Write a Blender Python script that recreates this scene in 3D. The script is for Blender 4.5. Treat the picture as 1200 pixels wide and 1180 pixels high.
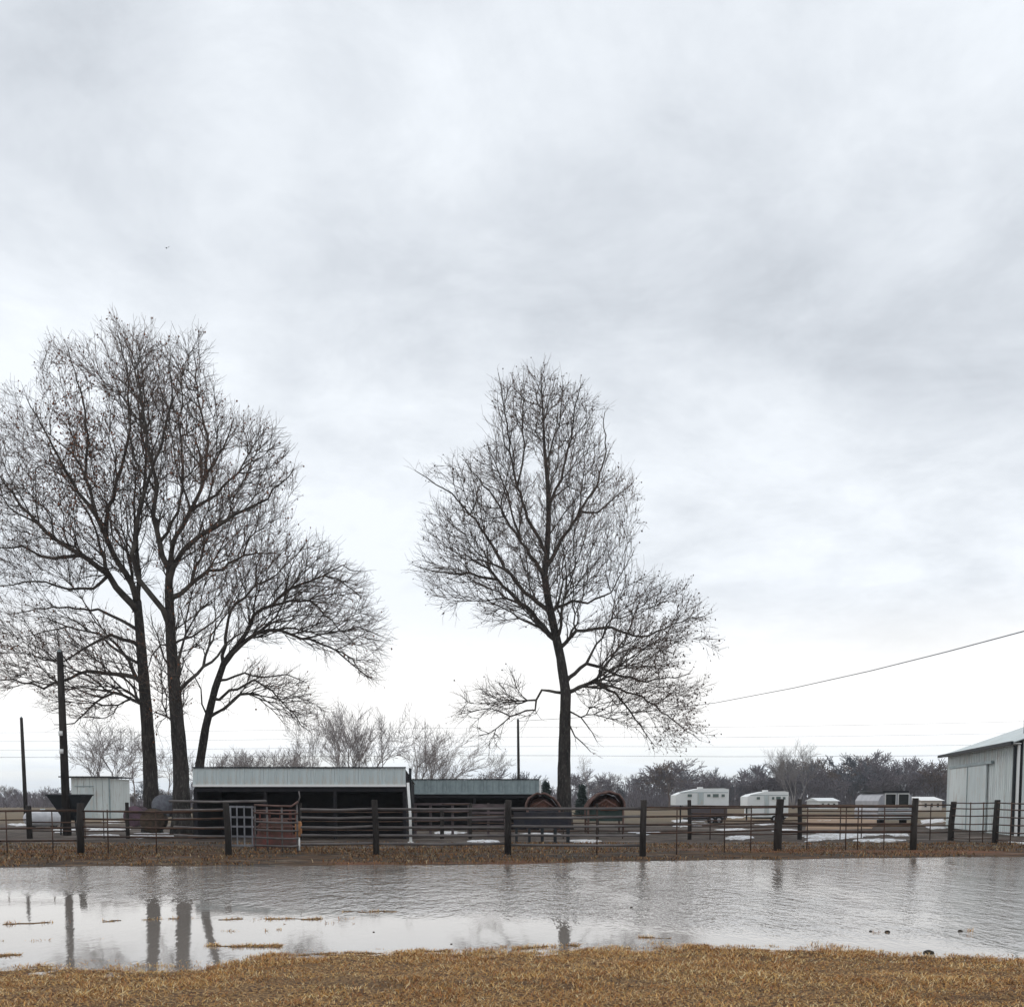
import bpy, math, random
import numpy as np
from mathutils import Vector
R = math.radians
sc = bpy.context.scene
C = sc.collection
for o in list(bpy.data.objects): bpy.data.objects.remove(o)

# ------------------------------------------------------------------ camera
CAMH = 1.6; PITCH = R(4.5); F = 1200.0; PY = 938 + F*math.tan(PITCH)
cam = bpy.data.objects.new('camera', bpy.data.cameras.new('camera'))
C.objects.link(cam); sc.camera = cam
cam.location = (0, 0, CAMH); cam.rotation_euler = (R(90)-PITCH, 0, 0)
cam.data.sensor_fit = 'HORIZONTAL'; cam.data.sensor_width = 36; cam.data.lens = 36
cam.data.shift_y = (PY-590)/1200; cam.data.clip_start = 0.1; cam.data.clip_end = 5000
sc.render.resolution_x = 1024; sc.render.resolution_y = 1006
SP, CP = math.sin(PITCH), math.cos(PITCH)
def at(x, y, Y):
    """point at world depth Y seen at photo position x, y"""
    a = (x-600)/F; b = (PY-y)/F
    d = (a, CP + b*SP, -SP + b*CP)
    t = Y/d[1]
    return np.array((a*t, Y, CAMH + d[2]*t))
def dirv(x, y):
    p = at(x, y, 1.0) - np.array((0, 0, CAMH)); return p/np.linalg.norm(p)
def G(x, y, z=0.0):
    p = dirv(x, y); t = (z-CAMH)/p[2]; return np.array((p[0]*t, p[1]*t, z))

# ------------------------------------------------------------------ world, sun, exposure
sc.view_settings.view_transform = 'Standard'; sc.view_settings.look = 'None'
sc.view_settings.exposure = 0.17; sc.view_settings.gamma = 1
sc.view_settings.use_curve_mapping = False
SUN_EL, SUN_AZ = R(42), R(-35)
w = bpy.data.worlds.new('World'); sc.world = w; w.use_nodes = True
nt = w.node_tree; nt.nodes.clear()
class NT:
    def __init__(s, nt): s.nt = nt
    def n(s, t, **k):
        nd = s.nt.nodes.new(t)
        for a, v in k.items():
            if a[0] == 'i' and a[1:].isdigit(): s.put(nd.inputs[int(a[1:])], v)
            elif a.startswith('I_'): s.put(nd.inputs[a[2:].replace('_', ' ')], v)
            else: setattr(nd, a, v)
        return nd
    def put(s, sock, v):
        if hasattr(v, 'is_linked') or isinstance(v, bpy.types.NodeSocket): s.nt.links.new(v, sock)
        elif isinstance(v, bpy.types.Node): s.nt.links.new(v.outputs[0], sock)
        else: sock.default_value = v
    def m(s, op, a, b=0.0, c=0.0, clamp=False):
        nd = s.nt.nodes.new('ShaderNodeMath'); nd.operation = op; nd.use_clamp = clamp
        s.put(nd.inputs[0], a); s.put(nd.inputs[1], b); s.put(nd.inputs[2], c); return nd.outputs[0]
    def mixc(s, f, a, b):
        nd = s.nt.nodes.new('ShaderNodeMix'); nd.data_type = 'RGBA'
        s.put(nd.inputs[0], f); s.put(nd.inputs[6], a); s.put(nd.inputs[7], b); return nd.outputs[2]
    def ss(s, v, a, b, lo=0.0, hi=1.0):
        nd = s.nt.nodes.new('ShaderNodeMapRange'); nd.interpolation_type = 'SMOOTHSTEP'
        s.put(nd.inputs[0], v); nd.inputs[1].default_value = a; nd.inputs[2].default_value = b
        nd.inputs[3].default_value = lo; nd.inputs[4].default_value = hi; return nd.outputs[0]
    def noise(s, vec, scale, detail=4, rough=.55, dist=0.0):
        nd = s.nt.nodes.new('ShaderNodeTexNoise'); s.put(nd.inputs['Vector'], vec)
        nd.inputs['Scale'].default_value = scale; nd.inputs['Detail'].default_value = detail
        nd.inputs['Roughness'].default_value = rough; nd.inputs['Distortion'].default_value = dist
        return nd.outputs[0]
q = NT(nt)
tc = q.n('ShaderNodeTexCoord').outputs['Generated']
sep = q.n('ShaderNodeSeparateXYZ', i0=tc)
X_, Y_, Z_ = sep.outputs
za = q.m('MAXIMUM', Z_, 0.0)
den = q.m('ADD', za, 0.22)
comb = q.n('ShaderNodeCombineXYZ', i0=q.m('DIVIDE', X_, den), i1=q.m('DIVIDE', Y_, den), i2=3.7)
big = q.noise(comb.outputs[0], 0.75, 3, .5, .6)
mid = q.noise(comb.outputs[0], 2.3, 6, .6, .5)
fine = q.noise(comb.outputs[0], 6.5, 6, .65, .3)
def blob(px, py, wide, amp):
    d = dirv(px, py)
    nd = q.n('ShaderNodeVectorMath', operation='DOT_PRODUCT', i0=tc, i1=tuple(d))
    c = math.cos(R(wide))
    return q.m('MULTIPLY', q.ss(nd.outputs['Value'], c, 1.0), amp)
lum = q.m('ADD', q.m('MULTIPLY', q.m('SUBTRACT', big, .5), .16), q.m('ADD', q.m('MULTIPLY', q.m('SUBTRACT', mid, .5), .46), q.m('MULTIPLY', q.m('SUBTRACT', fine, .5), .24)))
for b in [(590, 390, 10, -.09), (420, 410, 8, -.10), (740, 400, 9, -.06), (880, 410, 9, -.06), (545, 150, 4, .05), (470, 90, 9, -.05), (1130, 500, 8, -.05), (1000, 760, 5, -.04), (250, 300, 8, -.05), (1000, 620, 7, .03), (120, 140, 9, -.03), (720, 520, 6, .04),
          (60, 220, 10, -.07), (1080, 330, 12, -.09), (900, 540, 7, .05), (430, 640, 11, .05), (1130, 120, 9, .04),
          (70, 370, 6, .08), (1080, 700, 6, -.06), (900, 230, 9, -.05), (60, 30, 8, -.06), (650, 600, 7, .04)]:
    if b[3]: lum = q.m('ADD', lum, blob(*b))
base = q.ss(Z_, 0.62, 0.05, .80, .86)
val = q.m('ADD', base, lum)
val = q.m('MAXIMUM', q.m('MINIMUM', val, .90), .48)
hz = q.ss(q.m('ADD', Z_, q.m('MULTIPLY', q.m('SUBTRACT', mid, .5), .10)), .19, .09)                       # pale band low over the horizon
val = q.m('ADD', q.m('MULTIPLY', val, q.m('SUBTRACT', 1.0, hz)), q.m('MULTIPLY', hz, q.m('ADD', 1.06, q.m('MULTIPLY', lum, .5))))
warm = q.ss(Z_, .20, .10)
tint = q.mixc(q.ss(val, .55, .9), (.92, .985, 1.075, 1), (.95, 1.0, 1.06, 1))
tint = q.mixc(warm, tint, (1.0, .995, .985, 1))
tint = q.mixc(q.ss(Z_, .075, .02), tint, (.84, .90, .96, 1))
col = q.n('ShaderNodeVectorMath', operation='SCALE', i0=tint)
q.put(col.inputs['Scale'], val)
sky = q.n('ShaderNodeTexSky', sky_type='NISHITA', sun_disc=False, sun_elevation=SUN_EL, sun_rotation=SUN_AZ)
bg1 = q.n('ShaderNodeBackground', I_Color=sky.outputs[0], I_Strength=.12)
bg2 = q.n('ShaderNodeBackground', I_Color=col.outputs[0], I_Strength=1.0)
low = q.ss(Z_, .075, .03)
streak = q.noise(q.n('ShaderNodeCombineXYZ', i0=q.m('MULTIPLY', X_, 1.2), i1=0.0, i2=q.m('MULTIPLY', Z_, 18.0)).outputs[0], 3.0, 3)
cover = q.m('SUBTRACT', 1.0, q.m('MULTIPLY', low, q.ss(streak, .40, .62, .0, .16)))
mx = q.n('ShaderNodeMixShader', i0=cover, i1=bg1.outputs[0], i2=bg2.outputs[0])
q.n('ShaderNodeOutputWorld', i0=mx.outputs[0])
sun = bpy.data.objects.new('sun', bpy.data.lights.new('sun', 'SUN')); C.objects.link(sun)
sun.data.energy = .6; sun.data.angle = R(18); sun.data.color = (1, .96, .9)
sd = Vector((math.sin(SUN_AZ)*math.cos(SUN_EL), math.cos(SUN_AZ)*math.cos(SUN_EL), math.sin(SUN_EL)))
sun.rotation_euler = sd.to_track_quat('Z', 'Y').to_euler()

# ------------------------------------------------------------------ helpers
def tag(o, label=None, cat=None, group=None, kind=None):
    if label: o['label'] = label
    if cat: o['category'] = cat
    if group: o['group'] = group
    if kind: o['kind'] = kind
    return o
def empty(name, loc, label, cat, group=None, rz=0):
    o = bpy.data.objects.new(name, None); C.objects.link(o); o.location = loc; o.rotation_euler = (0, 0, rz)
    o.empty_display_size = .3
    return tag(o, label, cat, group)
def mesh_np(name, V, Fq, smooth=False):
    """V (n,3); Fq list of (k,m) index arrays"""
    me = bpy.data.meshes.new(name)
    V = np.asarray(V, np.float32); me.vertices.add(len(V)); me.vertices.foreach_set('co', V.ravel())
    idx = np.concatenate([f.ravel() for f in Fq]).astype(np.int32)
    tot = np.concatenate([np.full(len(f), f.shape[1]) for f in Fq]).astype(np.int32)
    st = np.concatenate([[0], np.cumsum(tot)[:-1]]).astype(np.int32)
    me.loops.add(len(idx)); me.loops.foreach_set('vertex_index', idx)
    me.polygons.add(len(tot)); me.polygons.foreach_set('loop_start', st); me.polygons.foreach_set('loop_total', tot)
    if smooth: me.polygons.foreach_set('use_smooth', np.ones(len(tot), bool))
    me.update(calc_edges=True); return me
def link(name, me, mat, parent=None, kind=None, label=None):
    if mat is not None and not me.materials: me.materials.append(mat)
    o = bpy.data.objects.new(name, me); C.objects.link(o)
    if parent is not None: o.parent = parent
    if kind: o['kind'] = kind
    if label: o['label'] = label
    return o
class MB:
    """collects shapes into one mesh"""
    def __init__(s): s.v = []; s.f = []
    def add(s, vs, fs):
        k = len(s.v); s.v += [tuple(float(c) for c in v) for v in vs]; s.f += [tuple(i+k for i in f) for f in fs]; return s
    def box(s, c, d, rz=0, bev=0):
        cx, cy, cz = c; hx, hy, hz_ = d[0]/2, d[1]/2, d[2]/2; ca, sa = math.cos(rz), math.sin(rz)
        vs = []
        for z in (-hz_, hz_):
            for x, y in ((-hx, -hy), (hx, -hy), (hx, hy), (-hx, hy)):
                vs.append((cx+x*ca-y*sa, cy+x*sa+y*ca, cz+z))
        return s.add(vs, [(3, 2, 1, 0), (4, 5, 6, 7), (0, 1, 5, 4), (1, 2, 6, 5), (2, 3, 7, 6), (3, 0, 4, 7)])
    def beam(s, a, b, w_, h_):
        a = Vector(a); b = Vector(b); d = (b-a).normalized()
        up = Vector((0, 0, 1)) if abs(d.z) < .9 else Vector((0, 1, 0))
        x = d.cross(up).normalized()*w_/2; y = x.cross(d).normalized()*h_/2
        vs = [p+e*x+g*y for p in (a, b) for e, g in ((-1, -1), (1, -1), (1, 1), (-1, 1))]
        return s.add(vs, [(0, 1, 2, 3), (7, 6, 5, 4), (0, 4, 5, 1), (1, 5, 6, 2), (2, 6, 7, 3), (3, 7, 4, 0)])
    def tube(s, pts, rad, n=8, cap=True):
        pts = [Vector(p) for p in pts]; m = len(pts)
        if not hasattr(rad, '__len__'): rad = [rad]*m
        vs = []; ref = None
        for i, p in enumerate(pts):
            d = (pts[min(i+1, m-1)]-pts[max(i-1, 0)]).normalized()
            if ref is None: ref = Vector((0, 0, 1)) if abs(d.z) < .8 else Vector((1, 0, 0))
            u = (ref - d*ref.dot(d)).normalized(); ref = u; v = d.cross(u)
            for k in range(n):
                a = 2*math.pi*k/n; vs.append(p+(u*math.cos(a)+v*math.sin(a))*rad[i])
        fs = [(i*n+k, i*n+(k+1) % n, (i+1)*n+(k+1) % n, (i+1)*n+k) for i in range(m-1) for k in range(n)]
        if cap: fs += [tuple(range(n-1, -1, -1)), tuple((m-1)*n+k for k in range(n))]
        return s.add(vs, fs)
    def prism(s, prof, a, b):
        """profile prof [(u,z)] swept from a to b; u measured sideways (perpendicular to a-b, horizontal)"""
        a = Vector(a); b = Vector(b); d = (b-a).normalized(); u = Vector((0, 0, 1)).cross(d)
        n = len(prof); vs = [p+u*x+Vector((0, 0, z)) for p in (a, b) for x, z in prof]
        fs = [(i, (i+1) % n, n+(i+1) % n, n+i) for i in range(n)] + [tuple(range(n-1, -1, -1)), tuple(range(n, 2*n))]
        return s.add(vs, fs)
    def mesh(s, name, smooth=False):
        me = bpy.data.meshes.new(name); me.from_pydata(s.v, [], s.f); me.validate()
        import bmesh
        bm = bmesh.new(); bm.from_mesh(me); bmesh.ops.recalc_face_normals(bm, faces=bm.faces); bm.to_mesh(me); bm.free()
        if smooth: me.polygons.foreach_set('use_smooth', np.ones(len(me.polygons), bool))
        return me
    def build(s, name, mat, parent=None, smooth=False, **k):
        return link(name, s.mesh(name, smooth), mat, parent, **k)
MATS = {}
def mat(name, c, rough=.8, c2=None, scale=3.0, metal=0.0, bump=0.0, bscale=20.0, stretch=None, spec=.3, c3=None, island=False):
    if name in MATS: return MATS[name]
    m = bpy.data.materials.new(name); m.use_nodes = True; t = NT(m.node_tree)
    b = m.node_tree.nodes['Principled BSDF']
    b.inputs['Roughness'].default_value = rough; b.inputs['Metallic'].default_value = metal
    b.inputs['Specular IOR Level'].default_value = spec
    co = t.n('ShaderNodeTexCoord').outputs['Object']
    if stretch:
        mp = t.n('ShaderNodeMapping', i0=co); mp.inputs['Scale'].default_value = stretch; co = mp.outputs[0]
    c = tuple(c)+(1,)
    if c2 is not None:
        f = t.ss(t.noise(co, scale, 6, .6), .35, .65)
        col = t.mixc(f, c, tuple(c2)+(1,))
        if c3 is not None:
            col = t.mixc(t.ss(t.noise(co, scale*4.3, 5, .65), .50, .66), col, tuple(c3)+(1,))
        t.put(b.inputs['Base Color'], col)
    else: b.inputs['Base Color'].default_value = c
    if island:
        g = t.n('ShaderNodeNewGeometry').outputs['Random Per Island']
        rp = t.n('ShaderNodeValToRGB', i0=g); cr = rp.color_ramp; cr.interpolation = 'LINEAR'
        for i, (p, cc) in enumerate(island):
            e = cr.elements[i] if i < 2 else cr.elements.new(p)
            e.position = p; e.color = tuple(cc)+(1,)
        t.put(b.inputs['Base Color'], rp.outputs[0])
    if bump:
        bp = t.n('ShaderNodeBump', I_Strength=bump, I_Distance=.02)
        t.put(bp.inputs['Height'], t.noise(co, bscale, 5, .6)); t.put(b.inputs['Normal'], bp.outputs[0])
    MATS[name] = m; return m
BARK = mat('bark_dark', (.018, .016, .015), .9, (.048, .040, .036), 3.5, bump=1.0, bscale=10, stretch=(1, 1, .3), c3=(.085, .078, .068))
BARKUP = mat('bark_upper', (.038, .032, .029), .9, (.10, .088, .076), 1.6)
TWIG = mat('twig', (.16, .105, .08), .9, (.085, .062, .052), .4)
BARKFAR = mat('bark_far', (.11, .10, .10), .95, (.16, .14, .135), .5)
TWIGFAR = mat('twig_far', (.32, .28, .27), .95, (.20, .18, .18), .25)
TWIGLINE = mat('twig_tree_line', (.125, .110, .128), .95, (.20, .175, .185), .12)  # purplish twigs, with some bluish distance haze mixed into the colour
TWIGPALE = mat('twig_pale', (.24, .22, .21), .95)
WOODD = mat('post_wood', (.018, .015, .014), .9, (.042, .036, .032), 5, bump=.5, bscale=30, stretch=(1, 1, .2))
POSTCAP = mat('post_top_wood', (.06, .05, .045), .9)
RAIL = mat('rail_grey', (.16, .145, .14), .75, (.09, .08, .078), 4, stretch=(.3, 1, 1))
RAILD = mat('rail_rusty', (.045, .030, .024), .8, (.09, .05, .035), 3)
RAILT = mat('rail_brown', (.13, .08, .05), .85, (.07, .045, .03), 3)
WMETAL = mat('white_metal', (.58, .64, .64), .5, (.47, .53, .53), 1.1, spec=.5, stretch=(1, 1, .25), c3=(.50, .49, .45))
WMETAL2 = mat('pale_wall_metal', (.64, .69, .68), .5, (.55, .60, .59), .9, spec=.5, stretch=(1, 1, .2), c3=(.49, .48, .45))
TRIM = mat('white_trim', (.78, .78, .76), .5)
GALV = mat('galvanised', (.30, .36, .37), .45, (.22, .27, .28), 1.5, metal=.3)
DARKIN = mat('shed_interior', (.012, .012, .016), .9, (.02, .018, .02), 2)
DARKM = mat('dark_trim', (.018, .022, .026), .6)
RED = mat('red_steel', (.13, .035, .028), .8, (.055, .028, .022), 2.2)
REDP = mat('pale_red_frame', (.17, .10, .085), .85, (.09, .055, .045), 3)
GREEN = mat('dark_green_box', (.02, .035, .03), .7, (.03, .05, .045), 4)
NAVY = mat('navy_steel', (.028, .030, .042), .7, (.05, .045, .05), 3)
WHITE = mat('white_paint', (.80, .82, .81), .4, (.72, .75, .74), .7, spec=.5)
GLASS = mat('dark_glass', (.01, .012, .014), .08, spec=.5)
GLASSG = mat('tinted_glass', (.10, .14, .13), .15, spec=.5)
TYRE = mat('rubber', (.015, .015, .015), .9)
TAN = mat('tan_plastic', (.42, .20, .085), .8, (.22, .10, .045), 5)
SILVER = mat('silver_panel', (.42, .42, .45), .5, (.34, .35, .38), 2, spec=.5)

# ------------------------------------------------------------------ value noise
rng = np.random.default_rng(7); random.seed(7)
_T = rng.random((256, 256))
def vn(x, y, s):
    x = np.asarray(x)/s+100; y = np.asarray(y)/s+100
    xi = np.floor(x).astype(int); yi = np.floor(y).astype(int); fx = x-xi; fy = y-yi
    fx = fx*fx*(3-2*fx); fy = fy*fy*(3-2*fy)
    g = lambda i, j: _T[i % 256, j % 256]
    return (g(xi, yi)*(1-fx)+g(xi+1, yi)*fx)*(1-fy)+(g(xi, yi+1)*(1-fx)+g(xi+1, yi+1)*fx)*fy
def fbm(x, y, s, o=4):
    t = 0; a = 1; n = 0
    for i in range(o): t = t+a*vn(x, y, s/2**i); n += a; a *= .55
    return t/n-.5

# ------------------------------------------------------------------ ground, water
nsh = np.array([G(x, y) for x, y in ((-300, 1150), (-60, 1141), (60, 1138), (230, 1136), (310, 1122), (420, 1119), (600, 1117), (760, 1113), (900, 1114), (1040, 1118), (1120, 1124), (1210, 1127), (1500, 1130))])
fsh = np.array([G(x, y) for x, y in ((-900, 1018), (0, 1016), (300, 1015), (450, 1013), (600, 1012), (750, 1009), (950, 1006), (1200, 1004), (2100, 1000))])
def height(x, y):
    yn = np.interp(x, nsh[:, 0], nsh[:, 1]); yf = np.interp(x, fsh[:, 0], fsh[:, 1])
    e = fbm(x, y, 1.6)*.9 + fbm(x, y*1.5, .35)*.35
    dn = y-yn+e*.7; df = yf-y+fbm(x, y*.5, 2.5, 5)*1.0
    d = np.minimum(dn, df)
    sm = np.clip(d/2.0, -1, 1)
    h = np.where(sm > 0, -.14*sm, -.07*sm)
    h = h + .030*fbm(x, y*1.6, .5)+.045*fbm(x, y*2.2, .28, 3)*np.exp(-(dn/.9)**2) + np.where(y < 12, .03*fbm(x, y, .12, 2), 0)
    # low strips of mud and grass that break the surface
    for (x0, y0, x1, y1, wd, amp) in STR:
        t = np.clip((x-x0)/(x1-x0), 0, 1); yc = y0+(y1-y0)*t + .25*fbm(x, x*0+3.3, 1.3)
        m = np.exp(-((y-yc)/wd)**2)*((x > x0) & (x < x1))
        h = np.where((h < .02) & (m > .02), np.minimum(h + m*amp*(.52+1.5*fbm(x+9, y, .45)+2.2*fbm(x+5, y*2, .14, 3)), .008), h)
    far = np.clip((y-40)/200, 0, 1)
    return h + .25*far*fbm(x, y, 30)*1.0*(y > 60)
def strip(xa, ya, xb, yb, wd, amp):
    a = G(xa, ya); b = G(xb, yb); return (a[0], a[1], b[0], b[1], wd, amp)
STR = [strip(-80, 1086, 210, 1076, .16, .19), strip(200, 1075, 420, 1078, .20, .17), strip(330, 1083, 425, 1081, .25, .16), strip(400, 1069, 482, 1068, .12, .19),
       strip(-60, 1122, 25, 1119, .12, .17), strip(745, 1098, 785, 1098, .08, .17), strip(800, 1110, 830, 1108, .10, .16), strip(650, 1063, 690, 1062, .10, .15), strip(-60, 1104, 120, 1100, .10, .13), strip(150, 1092, 330, 1090, .16, .13),
       strip(1010, 1093, 1150, 1090, .06, .15), strip(600, 1112, 680, 1108, .07, .10), strip(240, 1108, 330, 1110, .14, .15)]
xs = np.unique(np.concatenate([np.linspace(-900, -60, 22), np.linspace(-60, -14, 60), np.linspace(-14, -7, 60), np.linspace(-7, 7, 240), np.linspace(7, 14, 60), np.linspace(14, 60, 60), np.linspace(60, 900, 22)]))
ys = np.unique(np.concatenate([np.linspace(-60, 4, 14), np.linspace(4, 7.5, 20), np.linspace(7.5, 16, 210), np.linspace(16, 24, 50), np.linspace(24, 32, 100), np.linspace(32, 60, 60), np.linspace(60, 200, 30), np.linspace(200, 1500, 20)]))
GX, GY = np.meshgrid(xs, ys); GZ = height(GX, GY)
V = np.stack([GX, GY, GZ], -1).reshape(-1, 3); nx = len(xs); ny = len(ys)
i0 = (np.arange(ny-1)[:, None]*nx + np.arange(nx-1)[None]).ravel()
ground_me = mesh_np('ground', V, [np.stack([i0, i0+1, i0+nx+1, i0+nx], -1)], smooth=True)
def ground_mat():
    m = bpy.data.materials.new('dead_grass_and_mud'); m.use_nodes = True; t = NT(m.node_tree); b = m.node_tree.nodes['Principled BSDF']
    g = t.n('ShaderNodeNewGeometry').outputs['Position']
    s = t.n('ShaderNodeSeparateXYZ', i0=g)
    mp = t.n('ShaderNodeMapping', i0=g); mp.inputs['Scale'].default_value = (.45, 1, 1)
    P = mp.outputs[0]
    a = t.noise(P, .55, 6, .6); bb = t.noise(P, 2.6, 6, .65); cc = t.noise(P, .18, 4, .6)
    near = t.mixc(t.ss(t.noise(g, 30, 4, .7), .42, .6), (.06, .030, .020, 1), (.36, .22, .09, 1))
    near = t.mixc(t.ss(a, .45, .7), near, (.10, .06, .032, 1))
    far = t.mixc(t.ss(bb, .40, .60), (.034, .022, .014, 1), (.105, .058, .028, 1))
    far = t.mixc(t.ss(a, .50, .62), far, (.055, .045, .038, 1))
    far = t.mixc(t.ss(cc, .54, .64), far, (.15, .065, .032, 1))
    far = t.mixc(t.m('MULTIPLY', t.ss(t.noise(P, 1.3, 5, .7), .56, .68), .55), far, (.20, .18, .15, 1))
    yard = t.mixc(t.ss(bb, .38, .62), (.035, .026, .022, 1), (.095, .072, .056, 1))
    yard = t.mixc(t.ss(a, .54, .64), yard, (.16, .135, .115, 1))
    vf = t.mixc(t.ss(cc, .40, .60), (.17, .12, .07, 1), (.11, .09, .06, 1))
    far = t.mixc(t.ss(s.outputs[1], 31, 36), far, yard)
    far = t.mixc(t.ss(s.outputs[1], 60, 80), far, vf)
    c = t.mixc(t.ss(s.outputs[1], 16, 22), near, far)
    # wet mud where the surface is below or just above the water
    c = t.mixc(t.ss(s.outputs[2], .012, -.02), c, (.035, .026, .018, 1))
    t.put(b.inputs['Base Color'], c); b.inputs['Roughness'].default_value = .9
    b.inputs['Specular IOR Level'].default_value = .2
    bp = t.n('ShaderNodeBump', I_Strength=.9, I_Distance=.05); t.put(bp.inputs['Height'], t.noise(g, 9, 6, .7)); t.put(b.inputs['Normal'], bp.outputs[0])
    return m
tag(link('ground', ground_me, ground_mat()), kind='structure')
def water_mat(name='flood_water', calm=False):
    m = bpy.data.materials.new(name); m.use_nodes = True; t = NT(m.node_tree); b = m.node_tree.nodes['Principled BSDF']
    g = t.n('ShaderNodeNewGeometry').outputs['Position']; s = t.n('ShaderNodeSeparateXYZ', i0=g)
    b.inputs['Base Color'].default_value = (.26, .23, .205, 1); b.inputs['Roughness'].default_value = .04
    b.inputs['IOR'].default_value = 2.5
    mp = t.n('ShaderNodeMapping', i0=g); mp.inputs['Scale'].default_value = (2.0, .8, 1)
    n1 = t.noise(mp.outputs[0], 3.2, 3, .55); n2 = t.noise(mp.outputs[0], 9.0, 2, .5); n3 = t.noise(mp.outputs[0], 1.1, 2, .5)
    hgt = t.m('ADD', t.m('MULTIPLY', n1, 1.0), t.m('ADD', t.m('MULTIPLY', n2, .38), t.m('MULTIPLY', n3, 1.0)))
    # ruffled by wind far out and to the right, still in the lee at the near left
    lee = t.ss(t.m('ADD', t.m('ADD', s.outputs[1], t.m('MULTIPLY', s.outputs[0], .5)), t.m('MULTIPLY', t.noise(mp.outputs[0], .5, 3), 2.2)), 13.9, 16.2)
    lee = t.m('ADD', t.m('MULTIPLY', lee, t.ss(t.noise(mp.outputs[0], .22, 4), .30, .62, .35, 1.2)), .0)
    bp = t.n('ShaderNodeBump', I_Distance=.024)
    t.put(bp.inputs['Strength'], t.m('ADD', t.m('MULTIPLY', lee, 0.0 if calm else 1.0), .04))
    t.put(bp.inputs['Height'], hgt); t.put(b.inputs['Normal'], bp.outputs[0])
    return m
WATER = water_mat()
wx = np.linspace(-45, 45, 10); wy = np.linspace(5.5, 31, 6)
WX, WY = np.meshgrid(wx, wy); k0 = (np.arange(5)[:, None]*10+np.arange(9)[None]).ravel()
tag(link('water', mesh_np('water', np.stack([WX, WY, WX*0], -1).reshape(-1, 3), [np.stack([k0, k0+1, k0+11, k0+10], -1)]), WATER), kind='structure')

# grass blades
def blades(N, x0, x1, y0, y1, hmin, hmax, wd, hcut, lean=1.0, keep=None):
    x = rng.uniform(x0, x1, N); y = rng.uniform(y0, y1, N); z = height(x, y)
    k = z > hcut
    if keep is not None: k &= keep(x, y, z)
    x, y, z = x[k], y[k], z[k]; n = len(x)
    h = rng.uniform(hmin, hmax, n)*(.6+.9*np.clip(vn(x, y, .5), 0, 1)); a = rng.uniform(0, 2*np.pi, n); l = rng.uniform(.2, 1.3, n)*h*lean
    dx, dy = np.cos(a)*l, np.sin(a)*l; wa = rng.uniform(0, np.pi, n); wx_, wy_ = np.cos(wa)*wd/2, np.sin(wa)*wd/2
    z = z-.01
    V = np.stack([np.stack([x-wx_, y-wy_, z], -1), np.stack([x+wx_, y+wy_, z], -1),
                  np.stack([x+wx_*.8+dx*.45, y+wy_*.8+dy*.45, z+h*.65], -1), np.stack([x-wx_*.8+dx*.45, y-wy_*.8+dy*.45, z+h*.65], -1),
                  np.stack([x+dx, y+dy, z+h*.9], -1)], 1).reshape(-1, 3)
    b0 = np.arange(n)*5
    return mesh_np('grass', V, [np.stack([b0, b0+1, b0+2, b0+3], -1), np.stack([b0+3, b0+2, b0+4], -1)])
GR = mat('dead_grass', (.3, .2, .1), .8, island=[(0, (.11, .045, .03)), (.2, (.45, .22, .075)), (.5, (.78, .47, .15)), (.72, (.92, .76, .46)), (.88, (.42, .32, .12)), (1, (.50, .18, .08))])
for m_ in (GR,):
    t = NT(m_.node_tree); b = m_.node_tree.nodes['Principled BSDF']; src = b.inputs['Base Color'].links[0].from_socket
    g_ = t.n('ShaderNodeNewGeometry').outputs['Position']; mp_ = t.n('ShaderNodeMapping', i0=g_); mp_.inputs['Scale'].default_value = (.6, 1.5, 1)
    f_ = t.ss(t.noise(mp_.outputs[0], 1.9, 5, .65), .40, .62)
    mx_ = t.n('ShaderNodeMix', data_type='RGBA', blend_type='MULTIPLY'); t.put(mx_.inputs[0], f_); t.put(mx_.inputs[6], src); mx_.inputs[7].default_value = (.72, .60, .54, 1)
    t.put(b.inputs['Base Color'], mx_.outputs[2])
GR2 = mat('far_dead_grass', (.2, .1, .05), .85, island=[(0, (.045, .025, .016)), (.35, (.20, .095, .042)), (.6, (.34, .18, .075)), (.8, (.085, .075, .04)), (1, (.45, .34, .20))])
tag(link('grass', blades(230000, -6.5, 6.5, 6.6, 12.6, .010, .045, .0062, -.014, keep=lambda x, y, z: (vn(x, y, .22)+.5*vn(x*.6, y, .9)+rng.uniform(-.4, .4, len(x)) > .50) | (np.abs(z) < .02), lean=1.7), GR), 'yellow brown dead lawn grass in the foreground at the water edge', 'grass', kind='stuff')
tag(link('grass', blades(150000, -8, 8, 9.6, 17, .020, .055, .0075, -.050, keep=lambda x, y, z: (z < .01) & (vn(x, y, .16) > .45)), GR), 'thin strips of dead grass breaking the flood water', 'grass', kind='stuff')
tag(link('grass', blades(52000, -24, 24, 24.5, 37, .03, .10, .026, .004, keep=lambda x, y, z: vn(x*.5, y, .9)+rng.uniform(-.2, .2, len(x)) > .42), GR2), 'brown dead grass along the far bank under the fence', 'grass', kind='stuff')

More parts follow.
